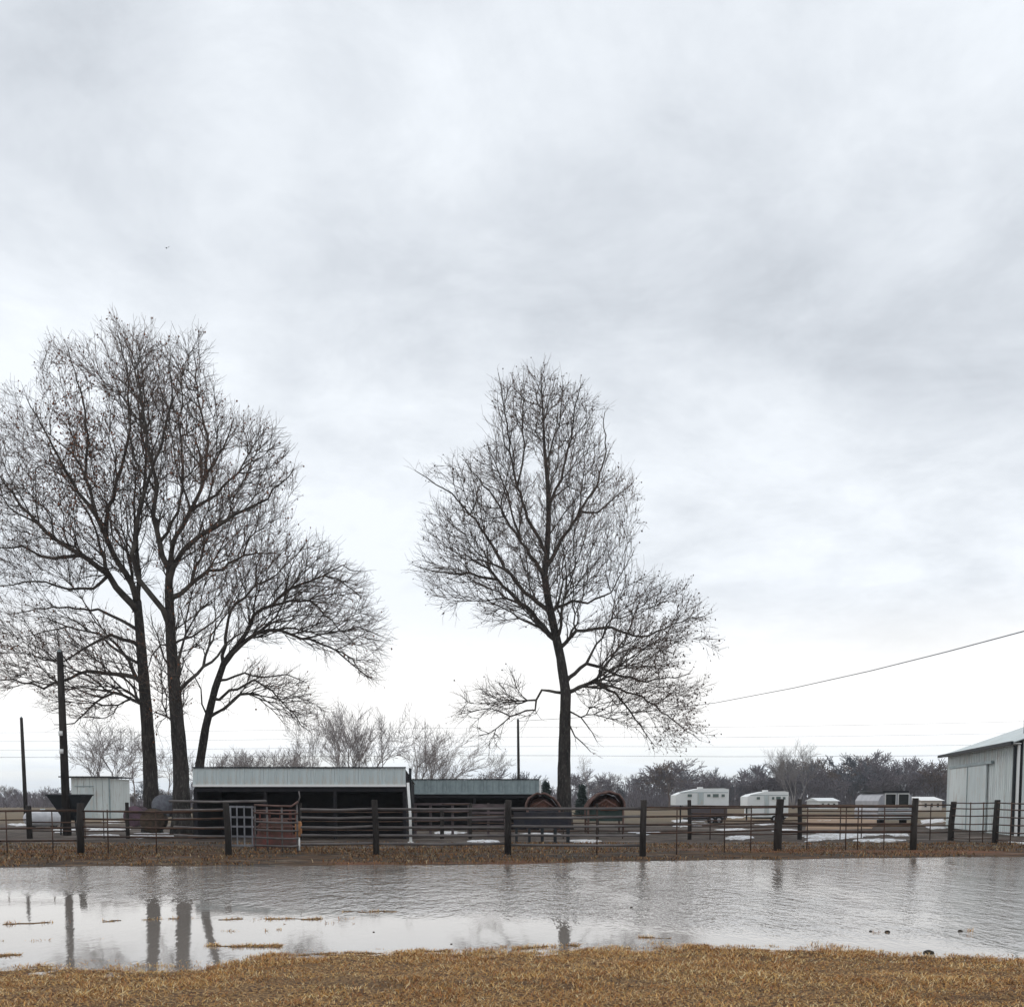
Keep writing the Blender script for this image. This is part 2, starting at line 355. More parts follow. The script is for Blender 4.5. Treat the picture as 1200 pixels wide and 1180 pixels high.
# ------------------------------------------------------------------ trees
def prisms(P0, P1, R0, R1, n):
    P0, P1 = np.asarray(P0, float), np.asarray(P1, float); d = P1-P0; L = np.linalg.norm(d, axis=1, keepdims=True)+1e-9; d = d/L
    ref = np.where(np.abs(d[:, 2:3]) < .8, np.array([[0, 0, 1.]]), np.array([[1., 0, 0]]))
    u = np.cross(d, ref); u /= np.linalg.norm(u, axis=1, keepdims=True); v = np.cross(d, u)
    vs = []
    for P, r in ((P0, R0), (P1, R1)):
        for k in range(n):
            a = 2*np.pi*k/n; vs.append(P+(u*np.cos(a)+v*np.sin(a))*np.asarray(r)[:, None])
    V = np.stack(vs, 1).reshape(-1, 3); b = np.arange(len(P0))*2*n
    return V, np.concatenate([np.stack([b+k, b+(k+1) % n, b+n+(k+1) % n, b+n+k], -1) for k in range(n)])
def segmesh(name, groups, leaves=None):
    Vs = []; Fs = []; o = 0
    for P0, P1, R0, R1, n in groups:
        if len(P0) == 0: continue
        V, Fq = prisms(P0, P1, R0, R1, n); Vs.append(V); Fs.append(Fq+o); o += len(V)
    return mesh_np(name, np.concatenate(Vs), Fs, smooth=True)
def inpoly(px, py, poly):
    c = np.zeros(len(px), bool); n = len(poly); j = n-1
    for i in range(n):
        xi, yi = poly[i]; xj, yj = poly[j]
        c ^= ((yi > py) != (yj > py)) & (px < (xj-xi)*(py-yi)/(yj-yi+1e-9)+xi); j = i
    return c
def edged(px, py, poly):
    d = np.full(len(px), 1e9); n = len(poly)
    for i in range(n):
        a = np.array(poly[i]); b = np.array(poly[(i+1) % n]); ab = b-a
        t = np.clip(((px-a[0])*ab[0]+(py-a[1])*ab[1])/(ab@ab), 0, 1)
        d = np.minimum(d, np.hypot(px-a[0]-t*ab[0], py-a[1]-t*ab[1]))
    return d
def big_tree(seed, label, group, Y0, trunk, trunk_r, limbs, polys, natt, twigs_per, tips=None, tipcol=None, depthk=1.0, BF=.34, twr=.0085, leafprob=0.0, leafregion=None):
    """trunk: [(x,y)..]; limbs: [(r0, [(x,y)..])]; polys: [(poly, weight)] crown envelopes"""
    rg = np.random.default_rng(seed)
    S = Y0/F
    root = empty('sycamore_tree', at(trunk[0][0], trunk[0][1], Y0)*np.array([1, 1, 0])+np.array([0, 0, height(np.array([0.]), np.array([Y0]))[0]]), label, 'tree', group)
    off = np.array(root.location)
    nodes = []; par = []; fixr = []
    def dens(pts3, r0, r1, parent, jit):
        """resample polyline to ~0.4 m nodes"""
        ids = []; P = [np.array(p) for p in pts3]; L = [np.linalg.norm(P[i+1]-P[i]) for i in range(len(P)-1)]; T = sum(L); acc = 0; last = parent
        for i in range(len(P)-1):
            k = max(1, int(L[i]/.4))
            for j in range(k):
                f = (j+(0 if last is None and not ids else 1))/k
                p = P[i]+(P[i+1]-P[i])*f
                if jit: p = p+rg.normal(0, jit, 3)
                t = (acc+L[i]*f)/T
                nodes.append(p); par.append(-1 if last is None else last); fixr.append(r0+(r1-r0)*t**.85); last = len(nodes)-1; ids.append(last)
            acc += L[i]
        return ids
    tp = [at(x, y, Y0+.3*math.sin(i*1.7)) for i, (x, y) in enumerate(trunk)]
    tp[0][2] = min(tp[0][2], -.15)
    tid = dens(tp, trunk_r[0], trunk_r[1], None, 0)
    parts = [('trunk', tid, None)]
    for li, (r0, pl) in enumerate(limbs):
        drift = rg.uniform(-1, 1)*(.6+.1*len(pl)); drift = math.copysign(max(abs(drift), .5), drift)
        # join to the nearest existing node in picture plane
        p0 = at(pl[0][0], pl[0][1], Y0)
        A = np.array(nodes); dd = np.hypot(A[:, 0]-p0[0]*A[:, 1]/Y0, A[:, 2]-(CAMH+(p0[2]-CAMH)*A[:, 1]/Y0)); j = int(np.argmin(dd))
        yy = A[j, 1]; pts = [A[j]]; acc = 0
        for i in range(1, len(pl)):
            acc += math.hypot(pl[i][0]-pl[i-1][0], pl[i][1]-pl[i-1][1])*S
            pts.append(at(pl[i][0], pl[i][1], yy+drift*acc*.32))
        r0 = min(r0*.78, fixr[j]*.92)
        ids = dens(pts, r0, .018, j, .035)
        parts.append(('limb', ids, j))
    # attractors
    att = []; 
    for poly, wgt in polys:
        a = np.array(poly); n = int(natt*wgt*6)
        px = rg.uniform(a[:, 0].min(), a[:, 0].max(), n); py = rg.uniform(a[:, 1].min(), a[:, 1].max(), n)
        k = inpoly(px, py, poly) & ((vn(px+seed*31, py, 34)*.6+vn(px+seed*17, py, 15)*.4+rg.uniform(-.12, .12, n)) > .36)
        k &= edged(px, py, poly)+6 > 40*vn(px+seed*7, py, 26)*rg.uniform(.4, 1.25, n); px, py = px[k][:int(natt*wgt)], py[k][:int(natt*wgt)]
        e = np.minimum(edged(px, py, poly)*S*1.1+.5, 5.0)*depthk
        dy = rg.uniform(-1, 1, len(px))*e
        for x, y, d in zip(px, py, dy): att.append(at(x, y, Y0+d))
    att = np.array(att)
    # thin the points to an even spacing, then join each to the crown by the cheapest path back to the trunk
    grid = {}; keep_ = []
    for i, p in enumerate(att):
        kx = tuple(np.floor(p/.42).astype(int))
        if kx in grid: continue
        grid[kx] = 1; keep_.append(i)
    att = att[keep_]
    grown0 = len(nodes); N0 = np.array(nodes); pl_ = np.zeros(grown0); dr_ = np.zeros((grown0, 3)); dr_[:, 2] = 1
    for i in range(1, grown0):
        if par[i] >= 0:
            v = N0[i]-N0[par[i]]; l = np.linalg.norm(v)+1e-9; pl_[i] = pl_[par[i]]+l; dr_[i] = v/l
    pl_ = list(pl_*.92); dr_ = list(dr_)
    best = np.full(len(att), 1e9); bi = np.zeros(len(att), int); open_ = np.ones(len(att), bool)
    def relax(j):
        v = att-nodes[j]; d = np.linalg.norm(v, axis=1)+1e-6
        cosa = (v@dr_[j])/d
        c = d*(1+.85*(1-cosa)**1.2)+BF*pl_[j]
        m_ = (c < best) & open_; best[m_] = c[m_]; bi[m_] = j
    tfree = set(tid[:len(tid)//3])
    for j in range(grown0):
        if j not in tfree: relax(j)
    for _ in range(len(att)):
        i = int(np.argmin(np.where(open_, best, 1e9))); j = int(bi[i]); open_[i] = False
        v = att[i]-nodes[j]; l = np.linalg.norm(v); base_ = pl_[j]
        k = max(1, int(round(l/.45))); last = j; d_in = dr_[j]; m1 = nodes[j]+d_in*l*.33
        for q_ in range(1, k+1):
            t = q_/k; p = (1-t)**2*nodes[j]+2*t*(1-t)*(.45*m1+.55*(nodes[j]+v*.5))+t*t*att[i]
            if q_ < k: p = p+rg.normal(0, .02, 3)
            dd = p-nodes[last]; ll = np.linalg.norm(dd)+1e-9
            nodes.append(p); par.append(last); fixr.append(None); pl_.append(pl_[last]+ll); dr_.append(dd/ll); last = len(nodes)-1
            relax(last)
    NN = np.array(nodes); n = len(NN); P = np.array(par)
    for _ in range(2):                                # ease the kinks
        sm = np.zeros_like(NN); ct = np.zeros(n); np.add.at(sm, P[grown0:], NN[grown0:]); np.add.at(ct, P[grown0:], 1)
        mv = np.arange(grown0, n); mv = mv[ct[mv] > 0]
        NN[mv] = .5*NN[mv]+.25*NN[P[mv]]+.25*sm[mv]/ct[mv][:, None]
    # pipe-model radii for grown nodes
    e = 2.32; acc = np.zeros(n); kids = np.bincount(P[P >= 0], minlength=n)
    for i in range(n-1, grown0-1, -1):
        if kids[i] == 0: acc[i] = .0105**e
        acc[P[i]] += acc[i]*1.01 if P[i] >= grown0 else 0
    rad = acc**(1/e)
    for i in range(grown0): rad[i] = fixr[i]
    for i in range(grown0, n): rad[i] = min(rad[i], rad[P[i]]*.85)
    # trunk and limb meshes
    for name, ids, j in parts:
        mb = MB(); pts = [nodes[i]-off for i in ids]; rr = [rad[i] for i in ids]
        if j is not None: pts = [nodes[j]-off]+pts; rr = [min(rr[0]*1.25, rad[j])]+rr
        if name == 'trunk':
            pts = [np.array(p) for p in pts]
            for i in range(len(rr)):
                zz = pts[i][2]; rr[i] *= 1+.38*math.exp(-max(zz, 0)/.55) + .03*math.sin(i*2.1)
        mb.tube(pts, rr, 12 if name == 'trunk' else 8)
        mb.build(name, BARK if name == 'trunk' else BARKUP, root, smooth=True)
    gi = np.arange(grown0, n); thick = rad[gi] > .035
    a = gi[thick]; b = gi[~thick]
    O = off[None]
    me = segmesh('branches', [(NN[P[a]]-O, NN[a]-O, np.minimum(rad[P[a]], rad[a]*1.3), rad[a], 6), (NN[P[b]]-O, NN[b]-O, np.minimum(rad[P[b]], rad[b]*1.3), rad[b], 4)])
    link('crown', me, BARKUP, root, kind='stuff')
    # twigs
    cand = np.where((rad < .05) & (P >= 0))[0]
    src = np.repeat(cand, twigs_per); src = src[rg.random(len(src)) < .62]
    d0 = NN[src]-NN[P[src]]; d0 /= np.linalg.norm(d0, axis=1, keepdims=True)+1e-9
    d = d0*1.15+rg.normal(0, .42, (len(src), 3)); d[:, 2] += .22; d /= np.linalg.norm(d, axis=1, keepdims=True)
    L = rg.uniform(.18, .50, len(src))
    p = NN[src]; groups = []; r = np.full(len(src), twr); ends = []
    for s_ in range(2):
        p1 = p+d*L[:, None]; groups.append((p-O, p1-O, r, r*.72, 3)); ends.append(p1)
        if s_ == 0:
            kk = rg.random(len(p)) < .5; ds = d[kk]+rg.normal(0, .6, (kk.sum(), 3)); ds /= np.linalg.norm(ds, axis=1, keepdims=True)
            groups.append((p1[kk]-O, p1[kk]+ds*L[kk][:, None]*.8-O, r[kk]*.7, r[kk]*.5, 3))
        d = d+rg.normal(0, .28, d.shape); d[:, 2] += .1; d /= np.linalg.norm(d, axis=1, keepdims=True); p = p1; r = r*.72
    link('twigs', segmesh('twigs', groups), TWIG, root, kind='stuff')
    if leafprob:
        E = np.concatenate(ends); k = rg.random(len(E)) < leafprob
        if leafregion is not None: k = rg.random(len(E)) < leafprob*leafregion(E)
        E = E[k]-O; m = len(E); sz = rg.uniform(.022, .054, m)
        E = E - np.array([[0, 0, .05]])
        oc = np.array([(1, 0, 0), (0, 1, 0), (-1, 0, 0), (0, -1, 0), (0, 0, 1.2), (0, 0, -1.2)])
        V = (E[:, None]+oc[None]*sz[:, None, None]*rg.uniform(.6, 1.2, (m, 1, 3))).reshape(-1, 3); b0 = np.arange(m)*6
        link('seed_balls', mesh_np('seed_balls', V, [np.concatenate([np.stack([b0+i, b0+(i+1) % 4, b0+4], -1) for i in range(4)]+[np.stack([b0+(i+1) % 4, b0+i, b0+5], -1) for i in range(4)])]), tipcol, root, kind='stuff')
    return root, n
LEAFB = mat('dead_leaf_brown', (.26, .10, .05), .9, (.13, .06, .035), .8)
LEAFD = mat('seed_ball_dark', (.10, .05, .035), .9, (.055, .035, .028), 1)
def px_of(E):
    return 600+E[:, 0]/E[:, 1]*F*(1), 938-(E[:, 2]-CAMH)/E[:, 1]*F
def regA(E):
    x, y = px_of(E); return 1.5*np.exp(-(((x-112)/38)**2+((y-540)/75)**2)) + .25
GRP = 'big bare sycamores on the left'
A = big_tree(11, 'huge bare sycamore at far left, leftmost of the three dark trunks', GRP, 48,
    [(178, 962), (176, 900), (172, 840), (168, 790), (164, 740), (161, 705)], (.40, .19),
    [(.24, [(162, 712), (145, 698), (126, 674), (95, 649), (57, 626), (23, 592), (-10, 540)]),
     (.22, [(161, 705), (154, 683), (139, 660), (124, 630), (111, 603), (92, 576), (69, 538), (50, 500), (30, 465)]),
     (.15, [(122, 625), (124, 607), (134, 573), (145, 538), (152, 500), (150, 440), (138, 392)]),
     (.16, [(161, 705), (163, 670), (158, 630), (166, 590), (172, 540), (165, 490), (172, 430)]),
     (.13, [(108, 600), (100, 560), (104, 510), (95, 460), (80, 410)]),
     (.12, [(95, 649), (60, 655), (25, 640), (-20, 645)]),
     (.15, [(168, 800), (160, 794), (134, 790), (103, 786), (75, 798), (50, 805), (15, 796), (-20, 800)]),
     (.11, [(170, 832), (164, 824), (134, 809), (120, 818), (103, 832), (88, 847), (62, 850)]),
     (.13, [(165, 760), (157, 752), (130, 744), (95, 763), (76, 775), (40, 770)]),
     (.11, [(164, 742), (153, 733), (115, 714), (61, 710), (10, 720)]),
     (.10, [(128, 678), (110, 690), (80, 690), (40, 680), (-10, 690)]),
     (.09, [(166, 775), (140, 765), (115, 742), (80, 735), (30, 745)])],
    [([(-110, 560), (-60, 490), (0, 455), (40, 440), (60, 395), (100, 400), (135, 372), (165, 385), (190, 440), (205, 520), (200, 600), (190, 680), (165, 720), (130, 700), (60, 700), (-60, 700)], .68),
     ([(-100, 700), (60, 700), (160, 720), (168, 790), (160, 835), (95, 858), (55, 835), (40, 812), (-40, 830), (-110, 790)], .32)],
    9500, 3, tipcol=LEAFB, leafprob=.34, leafregion=regA)
B_ = big_tree(12, 'huge bare sycamore with thick straight trunk, middle of the three left trunks', GRP, 46,
    [(213, 965), (212, 900), (208, 850), (204, 800), (200, 745), (198, 691)], (.43, .19),
    [(.19, [(200, 735), (190, 715), (176, 697), (164, 680), (155, 650), (164, 595), (176, 557), (190, 520), (200, 470), (200, 415)]),
     (.20, [(198, 691), (197, 668), (186, 636), (180, 605), (185, 565), (172, 520), (165, 460), (150, 405)]),
     (.18, [(198, 691), (203, 665), (213, 648), (239, 624), (274, 604), (315, 584), (345, 550)]),
     (.16, [(198, 668), (203, 635), (224, 599), (239, 563), (244, 518), (232, 467), (226, 411)]),
     (.15, [(201, 705), (224, 685), (246, 668), (259, 667), (285, 650), (325, 648)]),
     (.13, [(206, 812), (230, 790), (256, 769), (275, 745), (300, 735)]),
     (.11, [(226, 595), (255, 580), (285, 545), (305, 510)]),
     (.11, [(240, 560), (262, 525), (275, 490)]),
     (.08, [(202, 760), (225, 745), (250, 730), (270, 700)]),
     (.09, [(186, 636), (210, 600), (215, 550), (210, 500), (215, 440)]),
     (.08, [(206, 850), (195, 840), (183, 835), (176, 838)]), (.07, [(203, 790), (192, 770), (184, 745), (176, 720)]), (.06, [(201, 760), (188, 755), (178, 770), (170, 790)])],
    [([(128, 470), (140, 400), (165, 378), (200, 400), (235, 390), (262, 470), (320, 500), (352, 560), (345, 610), (338, 655), (300, 690), (265, 735), (235, 790), (205, 770), (190, 700), (150, 600)], .93), ([(170, 720), (205, 730), (235, 800), (228, 850), (205, 850), (180, 870), (168, 800)], .07)],
    8500, 3, tipcol=LEAFB, leafprob=.09)
C_ = big_tree(13, 'leaning bare sycamore spreading to the right behind the long shed roof', GRP, 49,
    [(232, 955), (234, 896), (241, 852), (252, 807), (262, 778), (274, 762)], (.27, .14),
    [(.12, [(262, 775), (264, 748), (267, 724), (277, 707), (301, 686), (324, 674), (339, 659), (356, 641)]),
     (.15, [(274, 762), (286, 745), (298, 721), (318, 707), (342, 689), (378, 674), (396, 677), (422, 700)]),
     (.14, [(274, 762), (301, 741), (327, 738), (354, 748), (384, 757), (413, 778), (433, 796)]),
     (.08, [(318, 707), (340, 704), (363, 706), (390, 727), (415, 754)]),
     (.10, [(248, 822), (256, 822), (268, 810), (298, 798), (318, 807), (339, 831), (362, 857)]),
     (.08, [(254, 800), (265, 795), (285, 790), (310, 795), (335, 790), (360, 800)]),
     (.06, [(243, 846), (236, 825), (235, 807), (226, 790), (215, 770)]),
     (.06, [(378, 674), (400, 662), (425, 670)]),
     (.06, [(354, 748), (385, 742), (420, 735), (445, 745)]),
     (.06, [(301, 686), (300, 665), (310, 645)])],
    [([(262, 690), (290, 650), (350, 628), (400, 645), (428, 690), (450, 735), (445, 800), (425, 800), (400, 775), (360, 765), (300, 760), (270, 770), (262, 730)], .78),
     ([(255, 800), (300, 775), (360, 790), (385, 830), (360, 866), (330, 850), (290, 815), (262, 835)], .22)],
    6500, 3, tipcol=LEAFB, leafprob=.02)
def regD(E):
    x, y = px_of(E); return .35 + 1.5*np.clip((x-690)/110, 0, 1) + 1.2*np.exp(-(((x-640)/40)**2+((y-480)/45)**2))
D_ = big_tree(14, 'tall bare sycamore standing alone in the middle, seed balls in its crown', None, 55,
    [(661, 962), (661, 900), (662, 850), (663, 812), (657, 771), (650, 739), (643, 707), (638, 675), (641, 648), (643, 607), (642, 570), (638, 524), (636, 479), (634, 450)], (.42, .03),
    [(.20, [(650, 752), (629, 726), (602, 698), (583, 680), (551, 673), (515, 671), (487, 662)]),
     (.16, [(645, 722), (615, 694), (593, 666), (574, 634), (551, 602), (529, 579), (501, 561), (487, 552)]),
     (.14, [(638, 675), (611, 634), (593, 607), (579, 584), (560, 561), (545, 540)]),
     (.14, [(639, 650), (618, 607), (606, 570), (597, 529), (593, 488), (586, 451), (584, 436)]),
     (.15, [(640, 668), (657, 634), (675, 607), (698, 570), (711, 529), (707, 483)]),
     (.11, [(643, 600), (657, 561), (670, 515), (675, 469), (680, 450)]),
     (.12, [(647, 722), (670, 703), (689, 707), (716, 694), (735, 661)]),
     (.14, [(655, 760), (675, 739), (716, 735), (753, 748), (789, 730), (826, 721)]),
     (.15, [(664, 803), (686, 776), (721, 790), (757, 799), (808, 790)]),
     (.15, [(664, 808), (698, 799), (721, 812), (739, 835), (766, 872)]),
     (.09, [(700, 800), (716, 803), (753, 817), (789, 844), (821, 867)]),
     (.11, [(662, 812), (634, 808), (627, 831), (597, 840), (574, 858), (560, 862)]),
     (.07, [(663, 845), (675, 862), (693, 881)]),
     (.07, [(663, 830), (680, 840), (700, 868)]),
     (.07, [(597, 840), (575, 830), (550, 835)]),
     (.09, [(611, 634), (600, 600), (588, 560), (570, 520)]),
     (.09, [(606, 570), (615, 530), (612, 490), (615, 450)]),
     (.09, [(670, 600), (700, 600), (725, 580), (742, 565)]),
     (.07, [(642, 540), (655, 500), (660, 460)])],
    [([(583, 432), (610, 440), (640, 427), (700, 458), (716, 510), (745, 570), (750, 620), (742, 665), (700, 720), (660, 745), (610, 740), (560, 742), (515, 712), (478, 660), (502, 615), (505, 580), (484, 550), (545, 535), (572, 490)], .66),
     ([(660, 745), (700, 710), (740, 665), (800, 678), (832, 720), (846, 765), (832, 820), (832, 868), (770, 882), (735, 858), (700, 845), (672, 815)], .30),
     ([(530, 835), (545, 800), (600, 785), (648, 815), (640, 850), (600, 860), (572, 885)], .035)],
    10500, 3, tipcol=LEAFD, leafprob=.17, leafregion=regD)

# ---- smaller bare trees behind (prototypes with trunk + crown meshes, about 10 m tall)
def proto(seed, spread, stems, up, tw, nl=5, base=.30, thick=.16, lean=0):
    rg = random.Random(seed); seg = [[], [], [], []]; twl = [[], [], [], []]; tr = MB()
    def grow(p, d, L, r, lev):
        k = 3; pts = [p]
        for i in range(k):
            d = (d+Vector((rg.gauss(0, .13), rg.gauss(0, .13), rg.gauss(0, .08)+up*.1))).normalized(); p2 = p+d*L/k
            r2 = r*(1-.42*(i+1)/k)
            (seg if lev < nl-1 else twl)[0].append(p[:]); 
            tgt = seg if lev < nl-1 else twl
            tgt[1].append(p2[:]); tgt[2].append(r*(1-.42*i/k)); tgt[3].append(r2); p = p2
            if lev >= 1 and lev < nl and i < k-1:
                sd_ = Vector((rg.gauss(0, 1), rg.gauss(0, 1), rg.gauss(0, .6))).normalized(); grow(p, (d+sd_*spread*1.15).normalized(), L*.62, r2*.55, lev+1)
        if lev < nl:
            for j in range(rg.choice((2, 2, 3))):
                sd_ = Vector((rg.gauss(0, 1), rg.gauss(0, 1), rg.gauss(0, .5))).normalized(); grow(p, (d+sd_*spread).normalized(), L*rg.uniform(.62, .82), r2*.72, lev+1)
    for s in range(stems):
        a = 2*math.pi*s/max(stems, 1)+rg.random(); sp = 0 if stems == 1 else rg.uniform(.25, .6)
        d = Vector((math.cos(a)*sp+lean, math.sin(a)*sp*.6, 1)).normalized(); h0 = 10*base
        p = Vector((0, 0, -.3)); q_ = p+d*h0*.5; e_ = q_+(d+Vector((rg.gauss(0, .08), rg.gauss(0, .08), .1))).normalized()*h0*.5
        tr.tube([p, q_, e_], [thick, thick*.85, thick*.75], 6); grow(e_, d, 2.9, thick*.72, 1)
    allz = max(p[2] for p in twl[1]+seg[1]); 
    g1 = (np.array(seg[0]), np.array(seg[1]), np.array(seg[2]), np.array(seg[3]), 4)
    r0 = np.maximum(np.array(twl[2]), tw); g2 = (np.array(twl[0]), np.array(twl[1]), r0, r0*.7, 3)
    return tr.mesh('trunk', True), segmesh('crown', [g1, g2]), allz
PR = [proto(21, .75, 1, .3, .020), proto(22, .6, 1, .9, .030), proto(23, .65, 4, .5, .015, base=.22, thick=.13), proto(24, .9, 1, .1, .016), proto(25, .55, 5, .8, .014, base=.25, thick=.12),
      proto(26, .7, 2, .5, .022, base=.12), proto(27, .62, 4, .3, .013, base=.2, thick=.13, lean=.55)]
PR += [proto(31, .75, 2, .3, .045, base=.12), proto(32, .85, 1, .2, .045, base=.14), proto(33, .6, 3, .6, .042, base=.12), proto(34, .9, 3, .1, .05, base=.10)]
PV = {}
def small_tree(k, x, ytop, Y, label, group, tm, cm, wide=1.0, name='bare_tree', ybase=None):
    tme, cme, H = PR[k]
    key = (k, cm.name)
    if key not in PV:
        a, b = tme.copy(), cme.copy(); a.materials.clear(); b.materials.clear(); a.materials.append(tm); b.materials.append(cm); PV[key] = (a, b)
    g = at(x, 938, Y); z0 = float(height(np.array([g[0]]), np.array([Y]))[0]) if Y < 60 else 0.0
    h = CAMH+(938-ytop)*Y/F; s = h/H
    o = empty(name, (g[0], Y, z0), label, 'tree', group); o.scale = (s*wide, s*wide, s); o.rotation_euler.z = random.uniform(0, 6.28) if k != 6 else 0
    link('trunk', PV[key][0], None, o); c = link('crown', PV[key][1], None, o); c['kind'] = 'stuff'
    return o
T2 = 'bare trees behind the sheds'
for a in [(2, 128, 836, 95, 'bare multi-stemmed tree behind the pale shed left of the big trunks', 1.0),
          (0, 158, 856, 88, 'small twiggy bare tree just left of the leftmost big trunk', .8),
          (0, 198, 872, 100, 'small bare tree seen between the two thickest trunks', .9),
          (4, 392, 822, 112, 'pale bare tree with steep stems above the middle of the shed roof', .9),
          (2, 428, 818, 118, 'pale bare tree just left of the shed roof right end, branches fanned', .8),
          (6, 476, 826, 105, 'bare willow-like tree sweeping right beside the shed corner', 1.0),
          (0, 572, 879, 150, 'small round bare tree above the lower grey shed roof', 1.0),
          (4, 503, 866, 130, 'thin bare tree over the left half of the grey shed roof', .8),
          (3, 690, 884, 150, 'small bare tree just right of the lone sycamore trunk', .8),
          (3, 340, 846, 108, 'bare tree with drooping twigs above the left half of the shed roof', .8)]:
    small_tree(a[0], a[1], a[2], a[3], a[4], T2, BARKFAR, TWIGFAR, a[5])
rs = random.Random(5)
for x, yt in ((250, 884), (262, 876), (276, 879), (290, 872), (303, 878), (316, 874), (330, 872), (346, 880), (362, 884)):
    small_tree(rs.choice((0, 2, 5)), x+rs.uniform(-3, 3), yt, rs.uniform(120, 140), 'low bare scrub tree in the row above the long shed roof', 'scrub trees above the shed roof', BARKFAR, TWIGFAR, rs.uniform(.8, 1.1))
tall = small_tree(4, 930, 866, 200, 'tall pale bare tree rising above the dark tree line at right', None, TWIGPALE, TWIGPALE, .95)
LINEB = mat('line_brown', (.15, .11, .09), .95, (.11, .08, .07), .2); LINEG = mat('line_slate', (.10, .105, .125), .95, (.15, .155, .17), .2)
prof = [(-60, 915), (0, 918), (60, 914), (100, 918), (200, 915), (545, 908), (600, 905), (640, 912), (700, 905), (735, 903), (770, 895), (800, 890), (835, 898), (862, 912), (890, 900), (915, 893), (950, 892), (990, 886), (1020, 880), (1050, 888), (1080, 886), (1110, 892), (1200, 890), (1260, 892)]
px_ = np.array([p[0] for p in prof]); py_ = np.array([p[1] for p in prof])
x = -60
while x < 1270:
    dense = x > 700
    yt = float(np.interp(x, px_, py_))+rs.choice((rs.uniform(-9, 0), rs.uniform(0, 8), rs.uniform(6, 20)))
    if x > 700: yt += 4
    if x < 230 or x > 545:
        side = next(t for lim, t in ((30, 'left of the thin distant pole'), (75, 'between the two utility poles at left'), (150, 'beside the small pale shed'), (230, 'seen behind the big trunks'), (640, 'above the grey shed roof'), (735, 'right of the lone sycamore trunk'), (790, 'left of the first white trailer'), (862, 'behind the first white trailer'), (875, 'between the two white trailers'), (925, 'behind the second white trailer'), (955, 'just right of the second white trailer'), (1022, 'above the low farm buildings'), (1075, 'behind the grey horse trailer'), (1112, 'just left of the big barn'), (9999, 'hidden by the big barn')) if x < lim)
        tone, tmat = rs.choice((('purplish', TWIGLINE), ('purplish', TWIGLINE), ('brownish', LINEB), ('slate grey', LINEG)))
        small_tree(rs.choice((7, 8, 9, 10)), x, yt, rs.uniform(220, 300), tone+' bare tree in the far tree line '+side, 'far tree line', tmat, tmat, rs.uniform(1.0, 1.35))
    x += rs.uniform(5.5, 9) if dense else rs.uniform(13, 20)
# low brush that fills the foot of the tree line
bp0 = []; bp1 = []
for i in range(30000):
    X = rng.uniform(-260, 260); Yb = rng.uniform(225, 320); hh = rng.uniform(1.5, 6.5)*(.35+1.3*vn(X, Yb, 11))*(.85 if X > 25 else .5); a_ = rng.normal(0, .35)
    bp0.append((X, Yb, 0)); bp1.append((X+a_*hh, Yb+rng.normal(0, 1), hh))
tag(link('undergrowth', segmesh('undergrowth', [(bp0, bp1, np.full(len(bp0), .09), np.full(len(bp0), .05), 3)]), TWIGLINE), 'purple-brown undergrowth along the foot of the far tree line', 'undergrowth', kind='stuff')
# two dark evergreens
def evergreen(x, y0, Y, wpx, label):
    g = at(x, 938, Y); h = CAMH+(938-y0)*Y/F; o = empty('evergreen_shrub', (g[0], Y, 0), label, 'shrub', 'small dark evergreens by the lone tree')
    mb = MB(); mb.tube([(0, 0, -.2), (0, 0, h*.8)], [.12, .04], 6); mb.build('trunk', BARK, o)
    n = 2600; z = rng.uniform(.12, 1, n)*h; r = (1-z/h)**.7*wpx*Y/F/2*rng.uniform(.4, 1.1, n); a = rng.uniform(0, 6.28, n)
    p = np.stack([r*np.cos(a), r*np.sin(a), z], -1); d = rng.normal(0, .14, (n, 3))
    link('crown', segmesh('crown', [(p, p+d, np.full(n, .07), np.full(n, .02), 3)]), GREEN, o, kind='stuff')
evergreen(640, 918, 85, 15, 'dark rounded evergreen just left of the lone sycamore trunk')
evergreen(682, 922, 85, 15, 'dark pointed evergreen just right of the lone sycamore trunk')

